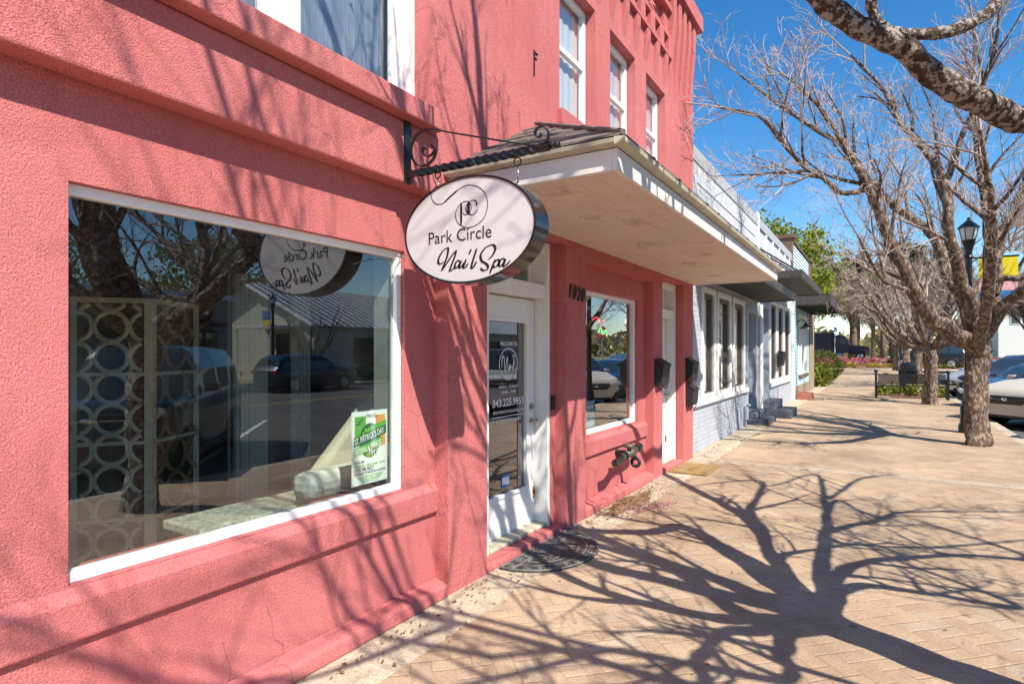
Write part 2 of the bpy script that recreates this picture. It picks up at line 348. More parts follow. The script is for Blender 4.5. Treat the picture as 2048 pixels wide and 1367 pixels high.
PINK = (.605, .185, .18)
m_pink = mat('pink_stucco', PINK, .9, .07, 1.6, 1.0, 165, spec=.10, c2=(.53, .155, .16), c2s=1.1, c2w=(.48, .72), fine=.40, bdist=.009, detail=3)
def weather(m, zs=(.05, .57, 2.6, 2.97)):
    # faded patches, rain streaks and hairline cracks laid over the paint
    t = m.node_tree; L = t.links.new; b = next(n for n in t.nodes if n.type == 'BSDF_PRINCIPLED'); src = b.inputs['Base Color'].links[0].from_socket
    tc = N(t, 'TexCoord'); mp = N(t, 'Mapping'); mp.inputs['Scale'].default_value = (5, 5, .55); L(tc.outputs['Object'], mp.inputs[0])
    a = N(t, 'TexNoise'); a.inputs['Scale'].default_value = 2.2; a.inputs['Detail'].default_value = 6; a.inputs['Roughness'].default_value = .7; L(mp.outputs[0], a.inputs['Vector'])
    r = N(t, 'ValToRGB'); r.color_ramp.elements[0].position = .50; r.color_ramp.elements[1].position = .78; r.color_ramp.elements[1].color = (.34,) * 3 + (1,); L(a.outputs['Fac'], r.inputs[0])
    m1 = N(t, 'MixRGB', blend_type='MULTIPLY'); m1.inputs['Color2'].default_value = (.62, .50, .50, 1); L(r.outputs[0], m1.inputs[0]); L(src, m1.inputs[1])
    f = N(t, 'TexNoise'); f.inputs['Scale'].default_value = .9; f.inputs['Detail'].default_value = 5; L(tc.outputs['Object'], f.inputs['Vector'])
    rf = N(t, 'ValToRGB'); rf.color_ramp.elements[0].position = .48; rf.color_ramp.elements[1].position = .7; rf.color_ramp.elements[1].color = (.30,) * 3 + (1,); L(f.outputs['Fac'], rf.inputs[0])
    m2 = N(t, 'MixRGB'); m2.inputs['Color2'].default_value = (.68, .27, .255, 1); L(rf.outputs[0], m2.inputs[0]); L(m1.outputs[0], m2.inputs[1])
    wn = N(t, 'TexNoise'); wn.inputs['Scale'].default_value = 3; wn.inputs['Detail'].default_value = 4; L(tc.outputs['Object'], wn.inputs['Vector'])
    dm = N(t, 'MixRGB', blend_type='LINEAR_LIGHT'); dm.inputs[0].default_value = .12; L(tc.outputs['Object'], dm.inputs[1]); L(wn.outputs['Color'], dm.inputs[2])
    v = N(t, 'TexVoronoi', feature='DISTANCE_TO_EDGE'); v.inputs['Scale'].default_value = .8; L(dm.outputs[0], v.inputs['Vector'])
    ck = expr(t, 'LESS_THAN', v.outputs['Distance'], .0022); ck = expr(t, 'MULTIPLY', ck, expr(t, 'GREATER_THAN', f.outputs['Fac'], .54)); ck = expr(t, 'MULTIPLY', ck, .5)
    m3 = N(t, 'MixRGB'); m3.inputs['Color2'].default_value = (.26, .08, .08, 1); L(ck, m3.inputs[0]); L(m2.outputs[0], m3.inputs[1]); L(m3.outputs[0], b.inputs['Base Color'])
weather(m_pink)
m_white = mat('white_paint', (.78, .77, .74), .45, .05, 2.5, .12, 25, c2=(.6, .57, .5), c2s=3, c2w=(.6, .85))
m_oldwhite = mat('peeling_white_paint', (.70, .67, .62), .6, .1, 4, .3, 30, c2=(.40, .34, .28), c2s=4, c2w=(.55, .75), stretch=(1, .35, 1))
m_vinyl = mat('white_vinyl', (.8, .8, .78), .35, .03, 3)
m_soffit = mat('soffit_paint', (.66, .55, .475), .75, .08, 1.5, .15, 40, c2=(.36, .22, .16), c2s=2.2, c2w=(.56, .76))
m_shingle = mat('weathered_shingle', (.17, .145, .125), .9, .3, 6, .8, 45, c2=(.07, .06, .055), c2s=9)
m_gutter = mat('gutter_paint', (.48, .44, .33), .6, .2, 6, .1, 30)
m_black = mat('black_metal', (.012, .013, .016), .32, .2, 8, .05, 40, spec=.6)
m_blackmatte = mat('black_plastic', (.02, .02, .022), .5, .2, 8)
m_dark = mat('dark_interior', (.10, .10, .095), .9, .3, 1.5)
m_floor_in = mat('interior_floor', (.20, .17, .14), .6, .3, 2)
m_chrome = mat('satin_nickel', (.55, .52, .47), .25, .05, 8, metal=1)
m_brass = mat('aged_brass', (.5, .34, .12), .35, .15, 9, metal=1)
m_glass = glass('shop_glass', (.84, .92, .88), 3.6, .02)
m_glass_dk = glass('door_glass', (.6, .63, .6), 4.0, .02)
m_glass_up = glass('upper_glass', (.86, .9, .94), 2.4)
m_concrete = mat('old_concrete', (.50, .42, .31), .9, .2, 3.5, .6, 60, c2=(.22, .165, .11), c2s=4.5, c2w=(.52, .74), fine=.3)
m_band = mat('concrete_band', (.52, .42, .32), .9, .12, 3, .4, 60, c2=(.36, .26, .18), c2s=5)
m_paving = herringbone('brick_paving')
m_asphalt = mat('asphalt', (.105, .103, .10), .9, .2, 1.5, .5, 120, c2=(.075, .072, .07), c2s=.8, fine=.3)
m_earth = mat('dry_grass', (.20, .175, .075), .95, .3, .6, .6, 20, c2=(.14, .15, .05), c2s=.4)
m_mulch = mat('pine_mulch', (.20, .09, .05), .95, .5, 9, 1, 40)
m_line = mat('road_paint', (.75, .74, .7), .7, .1, 5, c2=(.3, .3, .29), c2s=9, c2w=(.6, .7))
m_yline = mat('yellow_road_paint', (.55, .33, .06), .7, .1, 5, c2=(.2, .16, .09), c2s=9, c2w=(.55, .7))
m_bark = mat('bark', (.115, .075, .052), .95, .5, 16, 1.0, 48, c2=(.34, .265, .205), c2s=19, c2w=(.49, .58), stretch=(1, 1, .5), bdist=.03, spec=.15, detail=6)
m_bark_near = mat('lichened_bark', (.085, .055, .04), .95, .6, 22, 1.0, 70, c2=(.37, .33, .29), c2s=24, c2w=(.49, .54), bdist=.02, spec=.15, detail=6)
m_twig = mat('twig_bark', (.40, .32, .275), .9, .2, 6, spec=.15)
m_ltwig = mat('pale_twig', (.33, .25, .19), .9, .25, 6, spec=.15)
m_wwall = brickpaint('painted_white_brick', (.60, .615, .64), (.42, .45, .49))
m_gwall = brickpaint('painted_grey_brick', (.46, .49, .54), (.30, .33, .38))
m_gtrim = mat('grey_paint', (.36, .41, .49), .6, .1, 4, .1, 30)
m_coping = mat('grey_coping', (.42, .42, .43), .5, .12, 5)
m_bronze = mat('bronze_frame', (.075, .055, .045), .4, .2, 6)
m_awn = mat('dark_awning_metal', (.035, .03, .028), .55, .25, 3, .05, 20, spec=.3)
m_awn2 = mat('awning_fascia', (.06, .051, .048), .5, .25, 5, c2=(.09, .08, .08), c2s=6)
m_teal = mat('teal_paint', (.33, .56, .55), .6, .1, 5)
m_brown = mat('brown_wood', (.15, .095, .06), .8, .3, 5, .3, 30, stretch=(1, 1, .15))
m_tanwood = mat('weathered_wood', (.33, .24, .16), .8, .25, 6, .3, 30, stretch=(1, 1, .2))
m_stepgrey = mat('slate_painted_concrete', (.05, .06, .08), .6, .2, 6, .3, 40, c2=(.14, .16, .19), c2s=6)
m_redbrick = mat('red_brick', (.36, .13, .085), .9, .3, 12, .6, 50)
m_curtain = mat('sheer_curtain', (.62, .62, .58), .9, .08, 20, stretch=(1, 6, .2))
m_blind_sky = mat('sky_tinted_blind', (.22, .255, .30), .9, .3, 30, stretch=(1, 5, .12))  # grey-blue tone puts the sky's reflection into the cloth colour
m_rubber = mat('moulded_rubber', (.035, .035, .036), .45, .3, 20, .5, 90, c2=(.12, .115, .105), c2s=16, c2w=(.5, .7))
m_rubhi = mat('worn_rubber', (.15, .14, .13), .5, .3, 18, .3, 60)
m_coir = mat('coir', (.36, .235, .095), .95, .3, 10, 1, 160, c2=(.20, .12, .045), c2s=6)
m_signface = mat('sign_face', (.62, .605, .61), .35, .02, 3)
m_signedge = mat('sign_edge', (.012, .012, .013), .12, .1, 3, spec=.8)
m_ink = mat('black_ink', (.014, .011, .011), .5, .1, 5)
m_whiteink = mat('white_vinyl_letters', (.85, .85, .85), .6, .02, 5)
m_gold = mat('brushed_gold', (.84, .76, .58), .5, .15, 20)
m_mesh = mat('fine_brown_mesh', (.085, .07, .05), .7, .35, 60, stretch=(1, 1, .02))
m_beige = mat('beige_upholstery', (.52, .46, .35), .7, .1, 4, .1, 40)
m_cream = mat('cream_panel', (.66, .66, .61), .6, .06, 2)
m_mosaic = mat('pebbled_mosaic', (.38, .37, .31), .5, .5, 40, .5, 50)
m_litter = mat('dead_leaves', (.22, .12, .05), .95, .5, 30, .5, 60)
m_pinkstain = mat('purple_petals', (.33, .10, .16), .9, .4, 25)
random_leaf = leafmat('spring_leaves', (.14, .175, .02), (.36, .385, .06))
m_shrub = leafmat('shrub_leaves', (.08, .10, .02), (.20, .21, .05), .25)
m_bright = leafmat('bright_leaves', (.12, .155, .025), (.28, .30, .06), .3)
m_olive = leafmat('olive_wood_leaves', (.13, .115, .045), (.30, .27, .09), .3)
m_drywood = leafmat('dry_brown_crown', (.24, .18, .115), (.44, .36, .26), .3)
m_pine = leafmat('pine_needles', (.05, .06, .018), (.13, .13, .04), .2)
m_fred = leafmat('red_flowers', (.36, .04, .08), (.55, .18, .24), .2)
m_fyel = leafmat('yellow_flowers', (.55, .36, .03), (.65, .5, .08), .2)

# ------------------------------------------------------------------ setting
def gz(y): return 0 if y < 30 else .022 * (min(y, 75) - 30)
YB = [-120, -60, -30, 0, 30, 75, 400]
def sheet(name, x0, x1, y0, y1, dz, m, cat=None):
    ys = [y0] + [y for y in YB if y0 < y < y1] + [y1]; b = MB()
    for a, c in zip(ys, ys[1:]): b.quad((x0, a, gz(a) + dz), (x1, a, gz(a) + dz), (x1, c, gz(c) + dz), (x0, c, gz(c) + dz))
    o = b.build(name, m); o['kind'] = 'structure'; return o
sheet('ground', -500, 500, -120, 400, -.19, m_earth)
sheet('road', 2.28, 18.6, -60, 48, -.15, m_asphalt)
b = MB(); b.quad((-60, 48, gz(48) - .01), (80, 48, gz(48) - .01), (80, 50.2, gz(50.2) - .01), (-60, 50.2, gz(50.2) - .01)); o = b.build('cross_road', m_concrete); o['kind'] = 'structure'
b = MB(); b.quad((-60, 54, gz(54) - .02), (80, 54, gz(54) - .02), (80, 66, gz(66) - .02), (-60, 66, gz(66) - .02)); o = b.build('far_road', m_band); o['kind'] = 'structure'
sheet('sidewalk', -2.07, 2.1, -40, 48, 0, m_paving)
sheet('concrete_strip', -2.75, -2.07, -12, 31, 0, m_concrete)
b = MB(); b.quad((-2.07, 8.98, .004), (2.1, 9.1, .004), (2.1, 9.19, .004), (-2.07, 9.07, .004)); b.quad((-2.07, 9.095, .004), (2.1, 9.215, .004), (2.1, 9.29, .004), (-2.07, 9.17, .004)); o = b.build('paving_band', m_band); o['kind'] = 'structure'
b = MB()
ys = [-40, 30, 48]
for a, c in zip(ys, ys[1:]):
    b.quad((2.1, a, gz(a)), (2.27, a, gz(a)), (2.27, c, gz(c)), (2.1, c, gz(c))); b.quad((2.27, a, gz(a)), (2.30, a, gz(a) - .17), (2.30, c, gz(c) - .17), (2.27, c, gz(c)))
o = b.build('kerb', m_concrete); o['kind'] = 'structure'
b = MB()
for i in range(11):
    y = -7.6 + 3.8 * i; z = gz(y) - .146; b.quad((2.35, y, z), (8.3, y + 5.95, z), (8.3, y + 6.1, z), (2.35, y + .15, z))
o = b.build('parking_line', m_line); o['kind'] = 'structure'
b = MB()
for xx in (12.3, 12.55): b.quad((xx, -60, -.146), (xx + .11, -60, -.146), (xx + .11, 30, -.146), (xx, 30, -.146))
o = b.build('centre_line', m_yline); o['kind'] = 'structure'
b = MB(); b.box(18.6, 18.75, -60, 48, -.19, 0); o = b.build('far_kerb', m_concrete); o['kind'] = 'structure'
sheet('far_pavement', 18.75, 21.4, -60, 48, -.004, m_concrete)

# ------------------------------------------------------------------ pink building
F, RC = -2.42, -2.53
pink = thing('pink_building', 'pink stucco two storey shop building with white framed windows and flat canopy', 'building', (F, 3, 0))
def off(o, root):      # keep world coordinates under a placed root
    o.matrix_parent_inverse = Matrix.Translation(-Vector(root.location)); return o
PIN = Matrix.Translation((-F, -3, 0))
def P(mb, name, m, parent=None, **k):
    o = mb.build(name, m, parent or pink, **k)
    if parent is None or parent is pink: o.matrix_parent_inverse = PIN.copy()
    return o
b = MB()
# lower front, window bay and bay to the left
b.slab(-2.78, RC, -3.2, 3.14, 0, 2.62, [(1.022, 2.845, .742, 2.228), (-2.6, -.7, .742, 2.228)])
b.slab(-2.78, RC, -3.2, 2.97, 2.62, 6.4, [(-2.6, 2.988, 2.99, 5.05)])
# pilasters and recessed door bays
b.box(-2.78, F, 3.14, 3.60, 0, 2.62)
b.box(-2.78, F, 4.88, 5.30, 0, 2.62)
b.slab(-2.78, RC, 5.30, 7.34, 0, 2.48, [(5.56, 7.08, .75, 2.235)])
b.box(-2.78, F, 7.34, 7.70, 0, 2.62)
b.box(-2.78, F, 8.68, 9.20, 0, 2.62)
b.box(-2.78, F, 5.30, 7.34, 2.48, 2.62)
b.box(-2.78, RC, 3.60, 3.70, 0, 2.62); b.box(-2.78, RC, 4.77, 4.88, 0, 2.62)
b.box(-2.78, F, 3.60, 4.88, 2.575, 2.62); b.box(-2.78, F, 7.70, 8.68, 2.575, 2.62)
# upper wall with three windows
UW = [(4.75, 5.53), (5.92, 6.68), (7.06, 7.81)]
b.slab(-2.78, F, 2.97, 9.20, 2.62, 6.42, [(a, c, 3.74, 5.0) for a, c in UW] + [(6.2, 7.75, 5.78, 6.12)])
b.box(-2.78, F - .05, 6.2, 7.75, 5.78, 6.12)
# end walls, back and roof so that the block is closed
b.box(-9, -2.78, 9.0, 9.2, 0, 6.42); b.box(-9, -2.78, -3.2, -3.0, 0, 6.4); b.box(-9.2, -9, -3.2, 9.2, 0, 6.4)
b.box(-9, -2.78, -3.0, 9.0, 6.1, 6.3)
P(b, 'wall', m_pink)
b = MB(); b.box(RC, -2.404, -3.2, 3.03, 2.605, 2.973); P(b, 'fascia_band', m_pink, bevel=.012)
b = MB(); b.prism([(RC, 2.975), (-2.319, 2.975), (-2.319, 3.10), (-2.545, 3.105)], 1, -3.2, 2.975); P(b, 'upper_ledge', m_pink, bevel=.01)
def ledge(y0, y1, ye):
    b = MB(); b.prism([(RC, .545), (-2.495, .545), (-2.492, .69), (RC, .738), (-2.62, .745), (-2.62, .6)], 1, y0, ye); P(b, 'sill_ledge', m_pink, bevel=.012)
    b = MB(); b.prism([(RC, 0), (-2.405, 0), (-2.41, .085), (RC, .11)], 1, y0, ye); P(b, 'plinth', m_pink, bevel=.015)
ledge(-3.2, 3.02, 3.14); ledge(5.302, 7.18, 7.338)
b = MB(); b.box(RC, -2.36, 4.70, 5.60, 3.60, 3.74); P(b, 'upper_sill', m_pink, bevel=.008)
b = MB(); b.box(F, -2.36, 5.86, 6.74, 3.60, 3.735); P(b, 'upper_sill', m_pink, bevel=.008)
b = MB(); b.box(F, -2.36, 7.0, 7.87, 3.60, 3.735); P(b, 'upper_sill', m_pink, bevel=.008)
b = MB(); b.box(-2.95, F + .14, 2.97, 9.26, 6.42, 6.66); b.box(-2.95, F + .06, 2.97, 9.23, 6.66, 6.8); P(b, 'cornice', m_pink, bevel=.012)
b = MB()
def corbel(y, wd, zt, zb, p):
    b.prism([(F - .004, zt), (F + p, zt), (F + p * .92, zt - (zt - zb) * .28), (F - .004, zb)], 1, y, y + wd)
for y in [3.1 + .27 * i for i in range(5)] + [7.95 + .245 * i for i in range(5)]: corbel(y, .125, 6.42, 5.0, .085)
for i in range(9): corbel(4.82 + .36 * i, .12, 5.50, 5.08, .05)
b.slab(F - .002, F + .055, 4.6, 7.95, 5.50, 5.775, [(4.72 + .36 * k, 4.72 + .36 * k + .2, 5.54, 5.735) for k in range(9)])
b.box(F - .002, F + .06, 4.6, 7.95, 6.12, 6.2)
P(b, 'corbel_table', m_pink, bevel=.006)
o = text('S', 'raised_letter', m_pink, pink, FX(F - .045, 6.7, 5.83), .2, .2, bold=.03); o.matrix_parent_inverse = PIN.copy(); sm = o.modifiers.new('solid', 'SOLIDIFY'); sm.thickness = .05; sm.offset = 0
o = text('E', 'raised_letter', m_pink, pink, FX(F - .045, 7.05, 5.83), .2, .2, bold=.03); o.matrix_parent_inverse = PIN.copy(); sm = o.modifiers.new('solid', 'SOLIDIFY'); sm.thickness = .05; sm.offset = 0
o = text('S', 'raised_letter', m_pink, pink, FX(F - .045, 7.4, 5.83), .2, .2, bold=.03); o.matrix_parent_inverse = PIN.copy()
sm = o.modifiers.new('solid', 'SOLIDIFY'); sm.thickness = .05; sm.offset = 0
for (y, z) in ((4.28, 4.02), (5.67, 3.5)):
    b = MB(); b.box(F, F + .010, y, y + .010, z - .16, z + .05); b.box(F, F + .010, y + .010, y + .065, z + .035, z + .043); b.box(F, F + .010, y + .010, y + .05, z - .01, z - .002)
    P(b, 'wall_hook', m_black)

def window(y0, y1, z0, z1, x, t, gm, mull=(), rails=(), name='window', fm=None, depth=.06):
    b = MB(); b.rframe(x - depth, x, y0, y1, z0, z1, t)
    for y in mull: b.box(x - depth, x - .003, y - t / 2, y + t / 2, z0 + t, z1 - t)
    for z in rails: b.box(x - depth, x - .004, y0 + t, y1 - t, z - t / 2, z + t / 2)
    fr = P(b, name, fm or m_vinyl, bevel=.004)
    g = MB(); g.quad((x - depth * .6, y0 + t * .8, z0 + t * .8), (x - depth * .6, y1 - t * .8, z0 + t * .8), (x - depth * .6, y1 - t * .8, z1 - t * .8), (x - depth * .6, y0 + t * .8, z1 - t * .8))
    g.build('pane', gm, fr)
    return fr
window(.990, 2.845, .742, 2.228, -2.562, .042, m_glass, depth=.05)
window(-2.6, -.7, .742, 2.228, -2.562, .042, m_glass, depth=.05)
window(5.56, 7.08, .75, 2.235, -2.568, .045, m_glass, depth=.05)
for a, c in UW:
    fr = window(a + .01, c - .01, 3.745, 4.995, -2.52, .05, m_glass_up, rails=(4.42,), depth=.05)
# big upper window above the ledges
fr = window(.9, 2.98, 3.0, 5.04, -2.56, .20, m_glass_up, mull=(1.95,)); window(-2.59, .88, 3.0, 5.04, -2.56, .16, m_glass_up, mull=(-.85,))
b = MB(); b.rframe(-2.575, -2.552, 2.02, 2.79, 3.11, 4.9, .05); P(b, 'window_trim', m_vinyl)
b = MB()
n = 60
for i in range(n):
    y0, y1 = -2.5 + 5.4 * i / n, -2.5 + 5.4 * (i + 1) / n; x0, x1 = -2.645 - .012 * (i % 2), -2.645 - .012 * ((i + 1) % 2)
    b.quad((x0, y0, 3.2), (x1, y1, 3.2), (x1, y1, 5.0), (x0, y0, 5.0))
P(b, 'blind', m_blind_sky)
b = MB()
for a, c in UW:
    for i in range(12):
        y0, y1 = a + (c - a) * i / 12, a + (c - a) * (i + 1) / 12; x0, x1 = -2.595 - .012 * (i % 2), -2.595 - .012 * ((i + 1) % 2)
        b.quad((x0, y0, 3.75), (x1, y1, 3.75), (x1, y1, 4.99), (x0, y0, 4.99))
P(b, 'curtain', m_curtain)
# painted reveals inside the openings
for a, c in UW:
    b = MB(); b.box(-2.779, -2.572, c - .014, c - .002, 3.745, 4.99); P(b, 'jamb_liner', m_white)
m_jamb = mat('grey_reveal_paint', (.22, .23, .22), .7, .1, 4)
for y, z0, z1 in ((2.843, .75, 2.22), (7.078, .76, 2.23)):
    b = MB(); b.box(-2.779, -2.622, y - .014, y - .002, z0, z1); P(b, 'jamb_liner', m_jamb)
b = MB(); b.box(-2.779, -2.63, 2.96, 2.986, 3.0, 5.04); P(b, 'jamb_liner', m_white)
# rooms behind the glass
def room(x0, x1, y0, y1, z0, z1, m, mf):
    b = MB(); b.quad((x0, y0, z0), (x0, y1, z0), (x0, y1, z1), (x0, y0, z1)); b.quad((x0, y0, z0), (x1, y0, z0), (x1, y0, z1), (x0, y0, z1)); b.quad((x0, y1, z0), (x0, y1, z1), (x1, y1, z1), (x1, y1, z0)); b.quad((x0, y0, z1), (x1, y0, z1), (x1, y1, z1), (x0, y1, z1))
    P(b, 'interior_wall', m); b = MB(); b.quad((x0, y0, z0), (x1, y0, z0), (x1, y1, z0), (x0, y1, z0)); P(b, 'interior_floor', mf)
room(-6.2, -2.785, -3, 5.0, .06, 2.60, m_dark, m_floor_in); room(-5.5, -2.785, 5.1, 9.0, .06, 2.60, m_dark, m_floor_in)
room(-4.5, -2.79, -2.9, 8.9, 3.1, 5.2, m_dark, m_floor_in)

# doors
def door(ya, yb, yl0, yl1, flip):
    x = -2.66
    b = MB()
    b.box(-2.76, -2.545, ya, yl0 - .004, .0, 2.57); b.box(-2.76, -2.545, yl1 + .012, yb, .0, 2.57)
    b.box(-2.76, -2.55, yl0 - .004, yl1 + .012, 2.075, 2.20); b.box(-2.76, -2.55, yl0 - .004, yl1 + .012, 2.48, 2.57)
    b.box(-2.545, -2.527, ya, ya + .05, 0, 2.57); b.box(-2.545, -2.527, yb - .045, yb, 0, 2.57); b.box(-2.545, -2.527, ya + .05, yb - .045, 2.52, 2.57)
    b.box(-2.72, -2.68, yl0 - .004, yl0 + .05, 2.20, 2.48); b.box(-2.72, -2.68, yl1 - .05, yl1 + .012, 2.20, 2.48)
    fr = P(b, 'door_frame', m_white, bevel=.005)
    g = MB(); g.quad((-2.70, yl0 + .05, 2.20), (-2.70, yl1 - .05, 2.20), (-2.70, yl1 - .05, 2.48), (-2.70, yl0 + .05, 2.48)); g.build('transom_pane', m_glass_dk, fr)
    b = MB(); b.slab(x - .045, x, yl0, yl1, .085, 2.065, [(yl0 + .13, yl1 - .135, .42, 1.86)])
    for q in (.13,):
        ry0, ry1, rz0, rz1 = yl0 + .105, yl1 - .11, .395, 1.885
        b.rframe(x, x + .012, ry0, ry1, rz0, rz1, .032)
    b.box(x, x + .004, yl0 + .10, yl1 - .10, .345, .352); b.box(x, x + .004, yl0 + .10, yl1 - .10, 1.925, 1.932)
    lf = P(b, 'door', m_white, bevel=.003)
    g = MB(); g.quad((x - .02, yl0 + .13, .42), (x - .02, yl1 - .135, .42), (x - .02, yl1 - .135, 1.86), (x - .02, yl0 + .13, 1.86)); g.build('pane', m_glass_dk, lf)
    yk = yl1 - .055
    for z, r in ((.985, .024), (1.115, .027)):
        k = MB(); k.lathe([(.033, 0), (.033, .008), (.016, .012)] + ([(.014, .035), (r, .045), (r + .006, .06), (r, .075), (.008, .08)] if z < 1.1 else [(.024, .014), (.024, .026), (.006, .028)]), (x, yk, z), 16, 0)
        k.build('handle' if z < 1.1 else 'deadbolt', m_chrome, lf, smooth=True, angle=R(40))
    k = MB(); k.box(x + .002, x + .014, yl1 - .03, yl1 - .004, .30, .40); k.box(x + .002, x + .014, yl1 - .03, yl1 - .004, .33, .37); k.build('brass_bolt', m_brass, lf, bevel=.003)
    b = MB(); b.box(-2.76, -2.535, yl0, yl1 + .01, .055, .082); P(b, 'threshold', m_gutter, bevel=.005)
    b = MB(); b.prism([(-2.78, 0), (-2.415, 0), (-2.425, .052), (-2.78, .055)], 1, ya - .098, yb + .108); P(b, 'doorstep', m_pink, bevel=.012)
    return lf
d1 = door(3.70, 4.77, 3.82, 4.715, 0)
d2 = door(7.72, 8.66, 7.80, 8.60, 0)
o = text('5', 'house_number', m_whiteink, d2, FX(-2.695, 8.1, 2.29), .1, .05)
b = MB(); b.box(RC, RC + .025, 4.79, 4.835, 1.08, 1.21); P(b, 'doorbell', m_blackmatte, bevel=.005)
# lettering on the first door's glass
gx = -2.676
yc = 4.31
text('WELCOME TO', 'door_lettering', m_whiteink, d1, FX(gx, yc, 1.655), .034, .27, bold=.012)
text('843.225.9955', 'door_lettering', m_whiteink, d1, FX(gx, yc, 1.15), .066, .50, bold=.012)
text('APPOINTMENTS & WALK-INS WELCOME', 'door_lettering', m_whiteink, d1, FX(gx, yc, 1.09), .026, .49, bold=.01)
text('GIFT CERTIFICATES AVAILABLE', 'door_lettering', m_whiteink, d1, FX(gx, yc, 1.015), .026, .40, bold=.01)
text('MONDAY - SATURDAY', 'door_lettering', m_whiteink, d1, FX(gx, yc, 1.30), .022, .3, bold=.01)
text('10:00 - 7:00', 'door_lettering', m_whiteink, d1, FX(gx, yc, 1.255), .022, .22, bold=.01)
b = MB(); T = lambda p: (gx, yc + p.x, 1.5 + p.y)
ribbon(b, [(.145 * math.cos(a), .13 * math.sin(a)) for a in [2 * math.pi * i / 20 for i in range(21)]], .008, T)
ribbon(b, [(-.11, -.03), (-.1, .05), (-.07, .06), (-.06, -.06), (-.02, .06), (-.01, -.05), (.02, 0)], .012, T, 2.3)
ribbon(b, [(.03, 0), (.01, -.05), (.05, -.02), (.06, -.05), (.09, .05), (.08, -.05)], .010, T, 2.3)
ribbon(b, [(.13, .06), (.07, .07), (.1, 0), (.12, -.04), (.06, -.06)], .010, T, 2.3)
b.build('door_emblem', m_whiteink, d1)
b = MB(); b.box(gx - .0003, gx + .0003, yc - .25, yc + .25, 1.06, 1.066); b.build('door_lettering_rule', m_whiteink, d1)
m_bluest = mat('blue_sticker', (.03, .2, .42), .5, .05, 5)
b = MB(); b.box(gx - .0003, gx + .0006, 4.2, 4.32, .47, .58); b.build('sticker', m_bluest, d1)
b = MB(); b.box(gx + .0006, gx + .0012, 4.205, 4.315, .495, .555); b.build('sticker_label', m_whiteink, d1)
for k_, ch_ in enumerate('1020'):
    o = text(ch_, 'house_number', m_black, pink, FX(F + .008, 4.955 + .094 * k_, 2.095 - .004 * k_), .135, .05 if ch_ == '1' else .078, bold=.016, shear=.3); o.matrix_parent_inverse = PIN.copy()
    sm = o.modifiers.new('solid', 'SOLIDIFY'); sm.thickness = .010; sm.offset = 0

# flat canopy with a hipped shingle top
b = MB(); CX0, CX1, CY0, CY1 = F, -1.24, 3.14, 9.22
[b.box(CX0 + .0009 + .1437 * i, CX0 + .1437 * (i + 1) - .0009, CY0 + .03, CY1 - .03, 2.622, 2.66) for i in range(8)]; b.box(CX0, CX1 - .03, CY0 + .03, CY1 - .03, 2.6605, 2.68); cn = P(b, 'canopy', m_soffit)
b = MB(); b.box(CX1 - .03, CX1, CY0, CY1, 2.612, 2.735); b.box(CX0 + .002, CX1 - .03, CY0, CY0 + .03, 2.612, 2.735); b.box(CX0 + .002, CX1 - .03, CY1 - .03, CY1, 2.612, 2.735)
b.build('fascia_board', m_oldwhite, cn, bevel=.004).matrix_parent_inverse = Matrix()
b = MB(); b.prism([(CX1, 2.738), (CX1 + .055, 2.752), (CX1 + .06, 2.775), (CX1, 2.782)], 1, CY0 - .05, CY1 + .05)
b.prism([(CY0, 2.738), (CY0 - .05, 2.752), (CY0 - .055, 2.775), (CY0, 2.782)], 0, CX0 + .002, CX1)
b.build('drip_edge', m_gutter, cn)
b = MB(); zr = 3.44; a0, a1 = (CX1 + .05, CY0 - .045, 2.786), (CX1 + .05, CY1 + .045, 2.786); p0, p1 = (F + .003, 4.27, zr), (F + .003, 8.1, zr); w0, w1 = (F + .003, CY0 - .045, 2.786), (F + .003, CY1 + .045, 2.786)
K = 26
rows = 7
for r_ in range(rows):
    t0, t1 = r_ / rows, (r_ + 1) / rows
    L_ = lambda A, B, t: tuple(A[i] + (B[i] - A[i]) * t for i in range(3))
    lift = .012
    for A0, A1, B0, B1 in ((a0, a1, p0, p1), (w0, a0, p0, p0), (a1, w1, p1, p1)):
        q0, q1, q2, q3 = L_(A0, B0, t0), L_(A1, B1, t0), L_(A1, B1, t1), L_(A0, B0, t1)
        up = lambda q: (q[0], q[1], q[2] + lift)
        b.quad(up(q0), up(q1), q2, q3); b.quad(q0, q1, up(q1), up(q0))
for i in range(9):
    y = CY0 + .3 + (CY1 - CY0 - .6) * (i + random.random() * .6) / 9
    b.box(CX1 + .03, CX1 + .068, y, y + .05, 2.784, 2.790)
b.build('shingle_roof', m_shingle, cn)
for pa_, pb_ in (((CX1 + .05, CY0 - .04, 2.80), (F + .04, 4.25, 3.455)), ((CX1 + .05, CY1 + .04, 2.80), (F + .04, 8.12, 3.455))):
    b = MB(); b.tube([pa_, pb_], .016, 6); b.build('hip_cap', m_shingle, cn)
for y in (4.2, 5.48, 6.96, 8.28):
    b = MB(); b.lathe([(.088, 0), (.085, -.008), (.07, -.010), (.06, -.004)], (-1.87, y, 2.621), 24); lt = b.build('recessed_light', m_soffit, cn, smooth=True, angle=R(30))
    b = MB(); b.lathe([(.058, -.0045), (.02, -.0055)], (-1.87, y, 2.621), 20); b.build('lens', m_gutter, lt)

